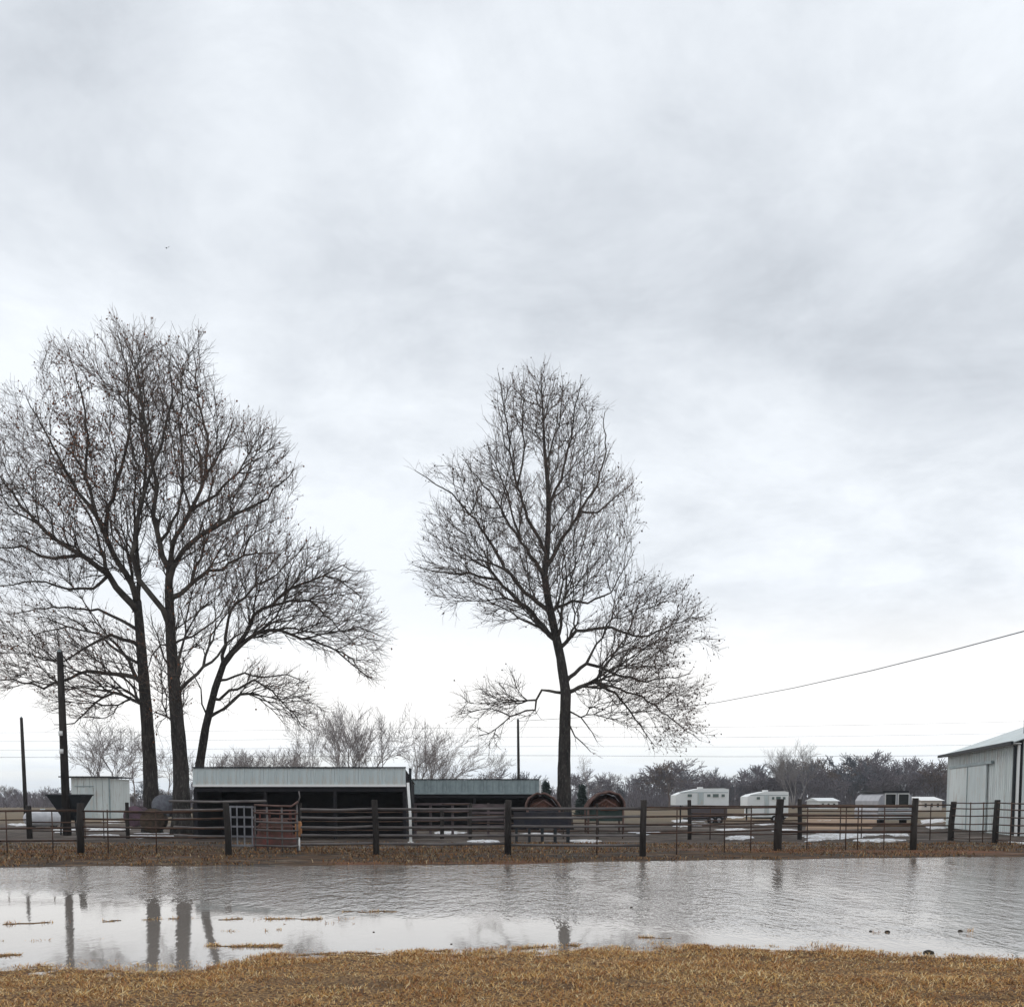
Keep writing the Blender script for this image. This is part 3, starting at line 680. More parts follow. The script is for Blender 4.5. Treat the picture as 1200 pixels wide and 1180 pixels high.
# ------------------------------------------------------------------ sheds
def open_shed(name, label, cat, xl, xr, Yf, depth, ytop, yeave, roofmat, nbay, npan, group=None):
    a = at(xl, 938, Yf); b = at(xr, 938, Yf); W = b[0]-a[0]
    ze = CAMH+(938-yeave)*Yf/F; zt = CAMH+(938-ytop)*Yf/F; zbk = zt-.6
    o = empty(name, (a[0], Yf, 0), label, cat, group)
    k = (Yf+depth)/Yf
    th = .05
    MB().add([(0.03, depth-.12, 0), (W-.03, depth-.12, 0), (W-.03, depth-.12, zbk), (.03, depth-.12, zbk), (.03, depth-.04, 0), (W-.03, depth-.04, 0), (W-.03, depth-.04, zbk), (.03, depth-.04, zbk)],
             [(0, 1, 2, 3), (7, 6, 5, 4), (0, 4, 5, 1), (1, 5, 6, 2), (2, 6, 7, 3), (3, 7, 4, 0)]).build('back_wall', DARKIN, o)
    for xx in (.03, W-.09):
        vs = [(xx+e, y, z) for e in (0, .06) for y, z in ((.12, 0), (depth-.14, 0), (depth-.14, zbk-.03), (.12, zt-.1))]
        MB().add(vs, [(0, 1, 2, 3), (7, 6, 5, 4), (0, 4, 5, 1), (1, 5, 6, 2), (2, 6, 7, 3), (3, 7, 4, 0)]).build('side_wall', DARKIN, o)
    # ribbed fascia sheets hung on the high front, roof sheets falling away behind them
    pw = W/npan; nr = max(2, int(round(pw/.3))); prof = [(0, 0)]
    for i in range(nr):
        u = (i+.5)*pw/nr; prof += [(u-.035, 0), (u-.018, .03), (u+.018, .03), (u+.035, 0)]
    prof += [(pw-.012, 0)]; n = len(prof)
    zb_ = zt-.55
    def sheet(nm, A, B):
        vs = [A(u, z) for u, z in prof]+[B(u, z) for u, z in prof]+[A(u, z-.03) for u, z in prof]+[B(u, z-.03) for u, z in prof]
        me = MB().add(vs, [(i, i+1, n+i+1, n+i) for i in range(n-1)]+[(2*n, 3*n-1, 4*n-1, 3*n)]).mesh(nm); me.materials.append(roofmat); return me
    fm_ = sheet('fascia_panel', lambda u, z: (u, -z, ze+.04), lambda u, z: (u, -z, zt))
    rm_ = sheet('roof_panel', lambda u, z: (u, .06, zt-.04+z), lambda u, z: (u, depth+.15, zb_+z))
    for i in range(npan):
        for me_ in (fm_, rm_):
            r_ = link(me_.name, me_, None, o); r_.location = (i*pw, -.05, random.uniform(-.004, .004))
    MB().box((W/2, -.075, ze+.0), (W, .05, .09)).build('eave_trim', TRIM if roofmat is WMETAL else GALV, o)
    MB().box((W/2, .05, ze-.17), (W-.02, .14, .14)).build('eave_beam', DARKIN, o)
    MB().box((W/2, -.04, zt+.03), (W, .14, .055)).build('ridge_cap', DARKM, o)
    for i in range(nbay+1):
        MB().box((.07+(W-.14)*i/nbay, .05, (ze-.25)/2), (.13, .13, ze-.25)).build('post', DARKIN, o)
    return o, W, ze, zt
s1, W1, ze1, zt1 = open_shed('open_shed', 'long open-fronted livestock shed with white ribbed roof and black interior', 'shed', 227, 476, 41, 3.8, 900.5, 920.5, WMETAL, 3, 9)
# dark gable board of the right end, and the white corner pole
vs = [(W1+e, y, z) for e in (.004, .09) for y, z in ((-.08, ze1-.9), (4.0, zt1-1.0), (4.0, zt1+.08), (-.08, ze1+.66))]
MB().box((W1+.05, 1.2, (zt1+.05)/2), (.1, .12, zt1+.05)).build('end_post', DARKM, s1)
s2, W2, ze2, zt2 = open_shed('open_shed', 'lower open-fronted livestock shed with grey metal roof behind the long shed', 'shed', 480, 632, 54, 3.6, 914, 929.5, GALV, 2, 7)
MB().box((W2+.05, -.02, (ze2+zt2)/2), (.09, .1, zt2-ze2)).build('end_trim', TRIM, s2)
g = G(481.5, 990); wp = empty('white_pole', (g[0], g[1], 0), 'slim white pole leaning at the right corner of the long shed', 'pole')
h = CAMH+(938-917)*g[1]/F
MB().tube([(0, 0, -.2), (-.02, 0, h*.5), (-.09, 0, h)], [.055, .05, .05], 8).build('shaft', TRIM, wp, smooth=True); MB().box((0, 0, .06), (.2, .2, .12)).build('foot', TRIM, wp)

# small pale shed at left
Ys = 88; a = at(84, 938, Ys); b = at(128, 938, Ys); W = b[0]-a[0]; zt = CAMH+(938-911)*Ys/F
o = empty('small_shed', (a[0], Ys, 0), 'small pale green-white metal shed with a dark roof edge behind the leaning pole', 'shed')
n = 6
for i in range(n):
    MB().box((W*(i+.5)/n, 0, zt/2), (W/n-.03, .07, zt)).build('wall_panel', WMETAL2, o)
MB().box((W/2, 2.5, zt/2-.05), (W-.1, 4.8, zt-.1)).build('side_walls', WMETAL2, o)
MB().box((W/2-.3, 2.3, zt+.05), (W+1.2, 5.4, .1)).build('roof', DARKM, o)
MB().box((W+.06, -.02, zt/2), (.1, .1, zt)).build('corner_trim', GALV, o)
MB().box((W*.35, -.06, zt-.75), (W*.5, .06, .07)).build('door_track', GALV, o)
MB().box((W*.42, -.075, (zt-.85)/2+.02), (W*.34, .05, zt-.9)).build('door', WMETAL, o)

# ------------------------------------------------------------------ big barn at the right
P0 = np.array((24.45, 57.8)); P1 = np.array((21.95, 44.6)); He = 4.2
u = (P1-P0); Lb = np.linalg.norm(u); u = u/Lb; nrm = np.array((-u[1], u[0]))
if nrm[0] < 0: nrm = -nrm
Wb = 12.0; Hr = He+Wb/2*.36
barn = empty('metal_barn', (P0[0], P0[1], 0), 'big white metal barn with sliding doors cut off by the right edge', 'barn')
def bp(s, t, z): return (u[0]*s+nrm[0]*t, u[1]*s+nrm[1]*t, z)
def slab(name, s0, s1, t0, t1, z0, z1, m, parent=barn):
    vs = [bp(s, t, z) for z in (z0, z1) for s, t in ((s0, t0), (s1, t0), (s1, t1), (s0, t1))]
    return MB().add(vs, [(3, 2, 1, 0), (4, 5, 6, 7), (0, 1, 5, 4), (1, 2, 6, 5), (2, 3, 7, 6), (3, 0, 4, 7)]).build(name, m, parent)
npn = 14
for i in range(npn):                                    # ribbed wall sheets
    s0 = Lb*i/npn; s1 = Lb*(i+1)/npn
    mb = MB(); pr = [(s0+.01, 0)]
    for k in range(3):
        c = s0+(k+.5)*(s1-s0)/3; pr += [(c-.03, 0), (c-.015, -.025), (c+.015, -.025), (c+.03, 0)]
    pr += [(s1-.01, 0)]; n = len(pr)
    mb.add([bp(s, t, 0) for s, t in pr]+[bp(s, t, He-.03) for s, t in pr], [(j, j+1, n+j+1, n+j) for j in range(n-1)])
    mb.build('wall_panel', WMETAL2, barn)
slab('wall_core', .02, Lb-.02, .04, .14, 0, He-.04, DARKIN)
for e_, sgn in ((Lb, 1), (0, -1)):                        # gable walls with sheets
    m_ = 12
    for i in range(m_):
        t0 = .16+(Wb-.2)*i/m_; t1 = .16+(Wb-.2)*(i+1)/m_-.02
        zt0 = He+.36*min(t0, Wb-t0); zt1_ = He+.36*min(t1, Wb-t1)
        vs = [bp(e_-sgn*d, t, z) for d in (0, .08) for t, z in ((t0, 0), (t1, 0), (t1, zt1_-.06), (t0, zt0-.06))]
        MB().add(vs, [(0, 1, 2, 3), (7, 6, 5, 4), (0, 4, 5, 1), (1, 5, 6, 2), (2, 6, 7, 3), (3, 7, 4, 0)]).build('gable_panel', WMETAL2, barn)
nr = 14
for side in (0, 1):
    for i in range(nr):
        s0 = -.35+(Lb+.7)*i/nr; s1 = -.35+(Lb+.7)*(i+1)/nr-.015
        t0, t1 = (-.35, Wb/2) if side == 0 else (Wb+.35, Wb/2); z0, z1 = He-.126+.05, Hr+.05
        vs = [bp(s, t, z-d) for d in (0, .04) for s, t, z in ((s0, t0, z0), (s1, t0, z0), (s1, t1, z1), (s0, t1, z1))]
        MB().add(vs, [(0, 1, 2, 3), (7, 6, 5, 4), (0, 4, 5, 1), (1, 5, 6, 2), (2, 6, 7, 3), (3, 7, 4, 0)]).build('roof_panel', GALVP if False else WMETAL, barn)
slab('gutter', -.4, Lb+.4, -.47, -.36, He-.20, He-.05, DARKM)
slab('soffit', -.3, Lb+.3, -.34, -.02, He-.16, He-.13, TRIM)
slab('door_track', 1.0, 9.6, -.16, -.05, He-.86, He-.72, GALV)
for s0, s1, m_ in ((1.1, 5.0, WMETAL2), (5.12, 8.6, WMETAL)):
    d_ = slab('sliding_door', s0, s1, -.12, -.055, .12, He-.87, m_)
slab('door_frame', 4.98, 5.10, -.14, -.04, .12, He-.87, GALV)
slab('corner_trim', Lb-.12, Lb+.03, -.06, .03, 0, He-.2, TRIM)
slab('downspout', Lb-.30, Lb-.16, -.17, -.05, .1, He-.2, DARKM)
vp = at(1198.5, 938, 49)
zb = CAMH+(938-852)*49/F; ztp = CAMH+(938-826)*49/F
loc = np.array((vp[0]-P0[0], vp[1]-P0[1]))
MB().tube([(loc[0], loc[1], zb-.6), (loc[0], loc[1], ztp)], .09, 8).build('vent_pipe', GALV, barn)

# ------------------------------------------------------------------ fences
def rail_between(a, b, z, r, m, parent, off, name='rail', flat=False, sag=0.0):
    a = np.array((a[0], a[1], z+random.uniform(-.028, .028)))-off; b = np.array((b[0], b[1], z+random.uniform(-.028, .028)))-off
    mb = MB()
    if flat: mb.beam(a, b, .035, r*2)
    else:
        mid_ = (a+b)/2; mid_[2] -= random.uniform(.0, .035); mb.tube([a, mid_, b], r, 6)
    return mb.build(name, m, parent, smooth=not flat)
def post(p, top, r, m, parent, off, lean=0.0, knob=False):
    p = np.array((p[0], p[1], 0.))-off; lean += random.uniform(-.035, .035); r *= random.uniform(.88, 1.12)
    o = MB().tube([p+(0, 0, -.2), p+(lean*.1, 0, top*.5), p+(lean, 0, top-.02), p+(lean, 0, top)], [r*1.05, r, r*.95, r*.8], 9).build('post', m, parent, smooth=True)
    return o
posts = [(-90, 1003), (95, 1002), (268, 1004), (441, 1003), (595, 1003), (753, 1004), (911, 998), (1070, 997)]
PP = [G(x, y, .03) for x, y in posts]
off = np.array((PP[0][0], PP[0][1], 0.))
nf = empty('pipe_fence', off, 'near fence of dark wooden posts and pipe rails along the far bank of the water', 'fence')
tops = [938, 941, 941, 937, 937, 937, 936, 935]
for i, p in enumerate(PP):
    post(p, CAMH+(938-tops[i])*p[1]/F, .115 if i in (6,) else .095, WOODD, nf, off, lean=(.0, 0, -.06, -.03, 0, 0, .08, 0)[i])
zr = lambda y, p: CAMH+(938-y)*p[1]/F
rows = {0: [950, 970, 984], 1: [949.5, 959, 969.5, 979], 2: [948.5, 958, 968.5, 979.5, 989], 3: [948.5, 958, 968.5, 979.5, 989], 4: [947, 957, 968, 979, 989], 5: [946, 956, 966, 976], 6: [945, 955, 965, 974.5]}
for i, ysr in rows.items():
    for y in ysr:
        m_ = RAILD if i in (0, 1, 5, 6) else RAIL
        z = zr(y, PP[i])
        rail_between(PP[i] if i != 2 else G(353, 1003, .03), PP[i+1], z, .026 if i in (0, 1, 5) else .036, m_, nf, off)
# thin uprights on the right part
for x, i in ((8, 0), (62, 0), (128, 1), (185, 1), (700, 4), (790, 5), (845, 5), (877, 5), (945, 6), (990, 6), (1004, 6), (1035, 6)):
    t = (x-posts[i][0])/(posts[i+1][0]-posts[i][0]); p = PP[i]+(PP[i+1]-PP[i])*t; z1 = zr(rows[i][0], p)
    MB().tube([p-off+(0, 0, -.05), p-off+(0, 0, z1)], .018, 6).build('upright', RAILD, nf, smooth=True)
# section left of the gate: wider boards
p = PP[2]; q0 = G(228, 1003, .03)
for y in (938.5, 948.5, 959.5, 970, 980):
    rail_between(G(205, 1001, .03) if y > 940 else G(200, 1001, .03), (at(294, 0, PP[2][1]+.1) if y < 940 else PP[2]), zr(y, PP[2]), .035, RAIL, nf, off)
# metal gate panel (grid) and stock panels right of it
g0 = G(270, 1000, .03); g1 = G(298, 1000, .03)
GATEM = mat('gate_grey', (.26, .265, .285), .6, (.17, .17, .185), 5)
gate = empty('grid_gate', (g0[0], g0[1], 0), 'pale grey metal gate panel with a square grid, right of a fence post', 'gate')
o_ = np.array((g0[0], g0[1], 0))
zs = [zr(y, g0) for y in (945, 957, 968, 979.5, 990)]
for z in zs: MB().beam((.0, 0, z), (g1[0]-g0[0], .02, z-.01), .03, .055).build('bar', GATEM, gate)
for k in (.05, .32, .62, .95): MB().beam(((g1[0]-g0[0])*k, -.035, zs[-1]-.03), ((g1[0]-g0[0])*k, -.035, zs[0]+.03), .035, .035 if k > .05 else .06).build('upright', GATEM, gate)
g2 = G(299, 1000, .03); g3 = G(350, 1000, .03)
pn = empty('stock_panel', (g2[0], g2[1], 0), 'rusty brown stock panel with slumped rails between grid gate and orange barrel', 'panel')
dx = g3[0]-g2[0]
for k, y in enumerate((943, 952, 962.5, 972, 981, 990)):
    z = zr(y, g2); pts = [(0, 0, z), (dx*.5, .02, z-.03), (dx*.85, .02, z-.04), (dx, .02, z+(.10 if k == 0 else -.02))]
    MB().tube(pts, .03, 6).build('rail', REDP if k < 2 else RAIL, pn, smooth=True)
for k in (.0, .28, .62, .97): MB().tube([(dx*k, .05, 0), (dx*k, .05, zr(941 if k > .9 else 944, g2))], .028, 6).build('upright', RAIL, pn, smooth=True)
MB().tube([(dx*.97, .05, zr(944, g2)), (dx*1.04, .05, zr(934, g2)), (dx*1.02, .05, zr(927, g2))], .02, 6).build('hook', RAIL, pn, smooth=True)
g = G(351, 998, .03)
br = empty('orange_post', (g[0], g[1]-.1, 0), 'short orange and tan post with a pale foot at the end of the rusty panel', 'post')
MB().tube([(0, 0, .0), (0, 0, .5)], .045, 10).build('foot', TRIM, br, smooth=True); MB().tube([(0, 0, .5), (0, 0, .55), (0, 0, .92), (0, 0, .97)], [.08, .11, .11, .08], 12).build('sleeve', TAN, br, smooth=True)
# red hay feeder behind the panel
def lathe(mb, prof, n=24, cx=0, cy=0):
    vs = [(cx+r*math.cos(2*math.pi*k/n), cy+r*math.sin(2*math.pi*k/n), z) for r, z in prof for k in range(n)]
    return mb.add(vs, [(i*n+k, i*n+(k+1) % n, (i+1)*n+(k+1) % n, (i+1)*n+k) for i in range(len(prof)-1) for k in range(n)])
Yh = 33.5; c = at(322, 938, Yh); rad_ = 25*Yh/F
hf = empty('hay_feeder', (c[0], Yh, 0), 'low round maroon hay feeder ring in front of the long shed', 'feeder')
lathe(MB(), [(rad_, .02), (rad_+.01, .5), (rad_-.02, .5), (rad_-.03, .02)]).build('skirt', RED, hf, smooth=True)
for z in (.75, 1.0, 1.28): MB().tube([(rad_*math.cos(a*.2618), rad_*math.sin(a*.2618), z) for a in range(25)], .022, 6).build('hoop', REDP, hf, smooth=True)
for k in range(12): MB().tube([(rad_*math.cos(k*.5236), rad_*math.sin(k*.5236), .48), (rad_*.97*math.cos(k*.5236), rad_*.97*math.sin(k*.5236), 1.3)], .018, 5).build('bar', RED, hf)
lathe(MB(), [(0.01, 1.05), (rad_*.5, 1.0), (rad_*.8, .8), (rad_*.85, .1)]).build('hay', mat('old_hay', (.13, .055, .045), .95, (.07, .04, .03), 5, bump=.8, bscale=14), hf, smooth=True)

# back fence line (about 40 m): posts, thin rails
bposts = [(-40, 985), (35, 984), (150, 984), (228, 984), (352, 985), (518, 984), (551, 984), (700, 984), (808, 985), (937, 985), (1114, 986), (1166, 990), (1222, 996)]
bt = [943, 944, 940, 941, 941, 946, 941, 941, 937, 936, 939, 937, 937]
BP = [G(x, y, .02) for x, y in bposts]; off = np.array((BP[0][0], BP[0][1], 0))
bf = empty('pipe_fence', off, 'farther pen fence running behind the near one and turning forward beside the barn', 'fence')
for i, p in enumerate(BP): post(p, zr(bt[i], p), (.075, .11, .07, .06, .06, .075, .075, .06, .085, .085, .105, .10, .10)[i], WOODD, bf, off, lean=.06 if i >= 10 else 0)
brow = {0: [949, 960, 970], 1: [950, 963, 973], 2: [952, 960, 969, 977], 4: [951, 962, 972], 5: [942, 951, 960], 6: [947, 955, 964, 973], 7: [948, 956, 965, 973], 8: [944, 953, 961, 968, 977], 9: [943, 950, 958, 967, 975], 10: [940.5, 947, 955.5, 965, 973, 982], 11: [940.5, 948, 957, 966, 975, 984]}
for i, ysr in brow.items():
    for y in ysr:
        mtl = RAILT if (i == 9 and y in (943, 967)) else RAILD
        a = BP[i]; b = BP[i+1]; rr = .026 if i < 10 else .022
        ra = np.array((a[0], a[1], zr(y, a)))-off; rb = np.array((b[0], b[1], zr(y, b)))-off
        if i == 11: rb[2] = zr(y+1, b)
        MB().tube([ra, (ra+rb)/2-(0, 0, .02), rb], rr, 6).build('rail', mtl, bf, smooth=True)
for x, i in ((1137, 10), (1152, 10), (1185, 11), (985, 9), (1010, 9), (832, 8), (880, 8), (660, 6), (730, 7), (100, 1), (122, 1), (1090, 9)):
    t = (x-bposts[i][0])/(bposts[i+1][0]-bposts[i][0]); p = BP[i]+(BP[i+1]-BP[i])*t; z1 = zr(brow[i][0], p)
    MB().tube([p-off+(0, 0, -.05), p-off+(0, 0, z1)], .022, 6).build('upright', RAILD, bf, smooth=True)
# timber loading pen between the two open sheds (weathered boards)
Yp = 44
pen = empty('board_pen', (at(486, 938, Yp)[0], Yp, 0), 'weathered purplish board pen in front of the grey-roofed shed', 'fence')
ox = at(486, 938, Yp)[0]
PENW = mat('pen_board', (.15, .115, .12), .85, (.08, .065, .065), 5, stretch=(.3, 1, 1))
for (xa, xb, y, hh) in ((486, 548, 942, .10), (486, 548, 950, .12), (486, 590, 960, .12), (486, 592, 968.5, .14), (500, 560, 979, .10), (550, 598, 944, .16), (550, 598, 952, .10), (600, 672, 948, .09)):
    a = at(xa, 938, Yp); b = at(xb, 938, Yp); z = CAMH-(y-938)*Yp/F
    MB().box(((a[0]+b[0])/2-ox, random.uniform(-.04, .04)+.1, z), (b[0]-a[0], .04, hh)).build('board', PENW, pen)
for x in (486, 504, 530, 549, 572, 592):
    a = at(x, 938, Yp); MB().box((a[0]-ox, .2, .75), (.11, .11, 1.5)).build('post', PENW, pen)

# ------------------------------------------------------------------ things in the yard
OLDHAY = mat('rusty_hay', (.14, .055, .04), .95, (.08, .04, .03), 4, bump=1, bscale=16, c3=(.20, .11, .07))
def hoop_shelter(x0, x1, ytop, Y, label, legs):
    a = at(x0, 938, Y); b = at(x1, 938, Y); W = b[0]-a[0]; cx = W/2; zt = zr(ytop, (0, Y)); zs_ = zr(947, (0, Y))
    o = empty('arched_feeder', (a[0], Y, 0), label, 'feeder', 'red arched feeders by the lone tree')
    sk = .16 if legs else -.14
    def arc(r0x, h0, y, k=16): return [(cx-math.cos(math.pi*i/k)*r0x+sk*math.sin(math.pi*i/k), y+.03*math.sin(i*1.9), zs_+math.sin(math.pi*i/k)**1.15*h0*(1+.05*math.sin(i*2.3+sk*9))) for i in range(k+1)]
    H = zt-zs_
    for y in (0, .9, 1.8): MB().tube(arc(cx, H, y), .05, 6).build('arch', REDP, o, smooth=True)
    pa = arc(cx-.04, H-.05, .07); pb = arc(cx-.04, H-.05, 1.75); n = len(pa)
    MB().add(pa+pb, [(i, i+1, n+i+1, n+i) for i in range(n-1)]).build('canopy', RED, o, smooth=True)
    ba = arc(cx-.08, H-.1, 1.7); MB().add(ba, [tuple(range(len(ba)))]).build('back_panel', RED, o)
    hv = []; nn = 18
    for a_ in range(7):
        for b_ in range(nn):
            f1 = a_/6*math.pi/2; rr_ = math.cos(f1)*(1+random.uniform(-.10, .10))
            hv.append((cx+sk+math.cos(b_/nn*2*math.pi)*rr_*cx*.82, .85+math.sin(b_/nn*2*math.pi)*rr_*.85, zs_-.1+math.sin(f1)*H*.80*(1+random.uniform(-.08, .08))))
    MB().add(hv, [(i*nn+k, i*nn+(k+1) % nn, (i+1)*nn+(k+1) % nn, (i+1)*nn+k) for i in range(6) for k in range(nn)]).build('hay', OLDHAY, o)
    MB().tube([(cx-cx*.62, 0, zs_+.05), (cx, 0, zs_+H*.55), (cx+cx*.62, 0, zs_+.05)], .04, 6).build('brace', REDP, o, smooth=True)
    MB().box((cx, .9, zs_-.32), (W*.92, 1.6, .55)).build('bin', GREEN if legs else NAVY, o)
    for xx in (.06, W-.06):
        for y in (0, 1.8): MB().tube([(xx, y, 0), (xx, y, zs_)], .05, 6).build('leg', REDP, o, smooth=True)
    return o
hoop_shelter(617, 657, 929.5, 50, 'red arched hay feeder left of the lone sycamore trunk', False)
hoop_shelter(688, 732, 928, 48, 'red arched hay feeder with green bin right of the lone sycamore trunk', True)
Y = 37.5; a = at(602, 938, Y); b = at(669, 938, Y); W = b[0]-a[0]; o = empty('feed_bunk', (a[0], Y, 0), 'long navy feed bunk on short legs in front of the lone tree', 'trough')
MB().prism([(-.45, 1.18), (-.3, .6), (.3, .6), (.45, 1.18), (.40, 1.18), (.26, .66), (-.26, .66), (-.40, 1.18)], (0, 0, 0), (W, 0, 0)).build('trough', NAVY, o)
for k in range(5):
    for y in (-.28, .28): MB().box((.1+(W-.2)*k/4, y, .3), (.09, .09, .598)).build('leg', DARKM, o)
# round bales / stumps by the left trunks
HAY = mat('weathered_hay', (.06, .045, .035), .95, (.10, .07, .05), 6, bump=.8, bscale=18)
WRAP = mat('grey_wrap', (.17, .18, .20), .6, (.11, .11, .13), 5)
def bale(x, ytop, wpx, Y, m, label, ax=0, up=0.0):
    r = wpx*Y/F/2; c = at(x, 938, Y); zt = zr(ytop, (0, Y)); L = 1.15
    o = empty('hay_bale', (c[0], Y, 0), label, 'hay bale')
    o.rotation_euler.z = ax
    pts = [(0, y, max(zt-r, r*.95)) for y in (-L/2, -L/2+.05, 0, L/2-.05, L/2)]
    MB().tube(pts, [r*.93, r, r, r, r*.93], 20).build('roll', m, o, smooth=True)
    for y in (-.3, 0, .3):
        MB().tube([(math.cos(k*.5236)*(r+.005), y, pts[2][2]+math.sin(k*.5236)*(r+.005)) for k in range(13)], .015, 4).build('twine', DARKM, o)
    return o
bale(180, 947, 28, 42, HAY, 'dark brown round hay bale at the foot of the leftmost big trunk', .2)
bale(160, 944, 24, 45, mat('purple_net', (.14, .085, .11), .8, (.08, .05, .06), 4), 'purplish round hay bale left of the dark bale', .1)
b3 = bale(195, 931, 26, 47, WRAP, 'grey-wrapped round hay bale between the two thick trunks', 0)
# propane tank
Y = 56; a = at(27, 938, Y); b = at(72, 938, Y); L = b[0]-a[0]; r = .42
o = empty('propane_tank', ((a[0]+b[0])/2, Y, 0), 'white horizontal propane tank on low legs behind the left fence', 'tank')
pr = [(-L/2+r*(1-math.cos(t)), r*math.sin(t)) for t in np.linspace(.05, math.pi/2, 6)]; pr += [(-x_, y_) for x_, y_ in pr[::-1]]
MB().tube([(x_, 0, .62) for x_, _ in pr], [y_ for _, y_ in pr], 20).build('tank', mat('tank_white', (.62, .62, .64), .5, (.5, .5, .52), 3), o, smooth=True)
MB().tube([(0, 0, 1.02), (0, 0, 1.16)], .13, 10).build('valve_cover', WMETAL, o, smooth=True)
for sx in (-L*.28, L*.28): MB().box((sx, 0, .12), (.12, .6, .24)).build('leg', DARKM, o)
# black tapered hopper
Y = 46; c = at(82, 938, Y); o = empty('feed_hopper', (c[0], Y, 0), 'black tapered hopper wide at the top, beside the leaning pole', 'hopper')
z1 = zr(931.5, (0, Y)); z0 = zr(961, (0, Y)); wt = 42*Y/F/2; wb = 12*Y/F/2
vs = [(sx*w_, sy*w_*.7, z) for w_, z in ((wt, z1), (wb, z0)) for sx, sy in ((-1, -1), (1, -1), (1, 1), (-1, 1))]
MB().add(vs, [(0, 4, 5, 1), (1, 5, 6, 2), (2, 6, 7, 3), (3, 7, 4, 0), (4, 7, 6, 5)]).build('bin', DARKM, o)
for (p_, q_) in (((-1, -1), (1, -1)), ((1, -1), (1, 1)), ((1, 1), (-1, 1)), ((-1, 1), (-1, -1))):
    MB().beam((p_[0]*wt, p_[1]*wt*.7, z1), (q_[0]*wt, q_[1]*wt*.7, z1), .07, .07).build('rim', DARKM, o)
for sx in (-1, 1):
    for sy in (-1, 1): MB().tube([(sx*wb*1.6, sy*wb, 0), (sx*wb*1.3, sy*wb, z0+.2)], .04, 6).build('leg', DARKM, o)
MB().box((.02, -wb*1.9, z0+.75), (.2, .05, .22)).build('label_plate', TRIM, o)

# trailers
def gooseneck(x0, x1, ytop, Y, label, lowmat, front, fl):
    a = at(x0, 938, Y); b = at(x1, 938, Y); W = b[0]-a[0]; zt = zr(ytop, (0, Y)); k = W
    o = empty('camping_trailer', (a[0], Y, 0), label, 'trailer', 'white camping trailers behind the fence'); D = 2.3
    zn = zt-k*.32 if front > .2 else zt-k*.36
    fx = front*k
    prof = [(0, zn), (0, zt-k*.13), (k*.12, zt-k*.075), (k*.45, zt-.02), (k*.9, zt), (k, zt-.06), (k, fl), (fx, fl), (fx, zn)]
    n = len(prof); vs = [(x_, y, z) for y in (0, D) for x_, z in prof]
    MB().add(vs, [(i, (i+1) % n, n+(i+1) % n, n+i) for i in range(n)]+[tuple(range(n)), tuple(range(2*n-1, n-1, -1))]).build('body', WHITE, o)
    if fl > 1: MB().box(((fx+k)/2, .12, (fl+.42)/2-.003), (k-fx-.16, .14, fl-.43)).build('lower_panel', lowmat, o)
    for (xc, zc, ww, hh) in ((k*.75, zt-.50, k*.11, .22), (k*.62, zt-.50, k*.06, .18), (k*.26, zt-.50, k*.08, .18), (k*.89, zt-.50, k*.06, .18)):
        f_ = MB().box((xc, -.015, zc), (ww+.08, .05, hh+.08)).build('window', TRIM, o); MB().box((xc, -.045, zc), (ww, .02, hh)).build('pane', GLASSG, f_)
    MB().box((k*.47, -.015, (fl+zt-.3)/2+.06), (k*.11, .04, zt-.42-fl)).build('door', WMETAL, o)
    MB().box((k*.5, .9, zt+.03), (.35, .4, .12)).build('roof_vent', TRIM, o)
    MB().box((k*.52, -.012, zt-.29), (k*.92, .03, .035)).build('stripe', GALV, o)
    for xx in (k*.68, k*.82):
        t_ = MB().tube([(xx, -.02, .28), (xx, .18, .28)], .28, 16).build('wheel', TYRE, o); MB().tube([(xx, -.035, .28), (xx, .0, .28)], .14, 12).build('rim', SILVER, t_)
    MB().box((k*.6, 1.1, .36), (k*.75, 1.6, .12)).build('chassis', DARKM, o)
    MB().box((fx*.5+.05, 1.1, zn*.5), (.09, .09, zn-.02)).build('hitch', DARKM, o)
gooseneck(792, 854, 923.5, 70, 'white gooseneck trailer left of the other white trailer, small tinted window', mat('brown_panel', (.10, .085, .09), .7), .25, 1.22)
gooseneck(876, 924, 927, 74, 'white trailer with a rounded sloping front behind the dark fence post', WHITE, .10, .42)
# pickup / van with two dark rear windows
Y = 62; a = at(1029, 938, Y); b = at(1069, 938, Y); W = b[0]-a[0]; zt = zr(927.5, (0, Y)); zm = zr(949, (0, Y)); o = empty('horse_trailer', (a[0], Y, 0), 'pale grey horse trailer with two large dark windows near the barn', 'trailer')
pr = [(0.0, .45), (-.02, zm), (.05, zm+.12), (.02, zt-.55), (.18, zt-.25), (.5, zt-.04), (W-.3, zt-.04), (W-.04, zt-.25), (W, zm), (W, .45)]
n = len(pr); vs = [(x_, y, z) for y in (0, 4.2) for x_, z in pr]
MB().add(vs, [(i, (i+1) % n, n+(i+1) % n, n+i) for i in range(n)]+[tuple(range(n)), tuple(range(2*n-1, n-1, -1))]).build('body', SILVER, o)
MB().box((W/2, 2.05, zt+.0), (W-.5, 4.3, .10)).build('roof', DARKM, o)
for xc in (W*.36, W*.74):
    f_ = MB().box((xc, -.02, (zt+zm)/2), (W*.33, .06, .92)).build('window', TRIM, o); MB().box((xc, -.06, (zt+zm)/2), (W*.28, .03, .80)).build('pane', GLASS, f_)
MB().box((W/2, -.03, zm-.12), (W-.1, .05, .1)).build('trim', WHITE, o); MB().box((W/2, -.03, .62), (W-.1, .06, .22)).build('bumper', WHITE, o)
MB().box((W/2, -.015, .95), (.05, .04, .9)).build('door_seam', GALV, o)
for xx in (.25, W-.45):
    t_ = MB().tube([(xx, .5, .33), (xx+.22, .5, .33)], .33, 16).build('wheel', TYRE, o)
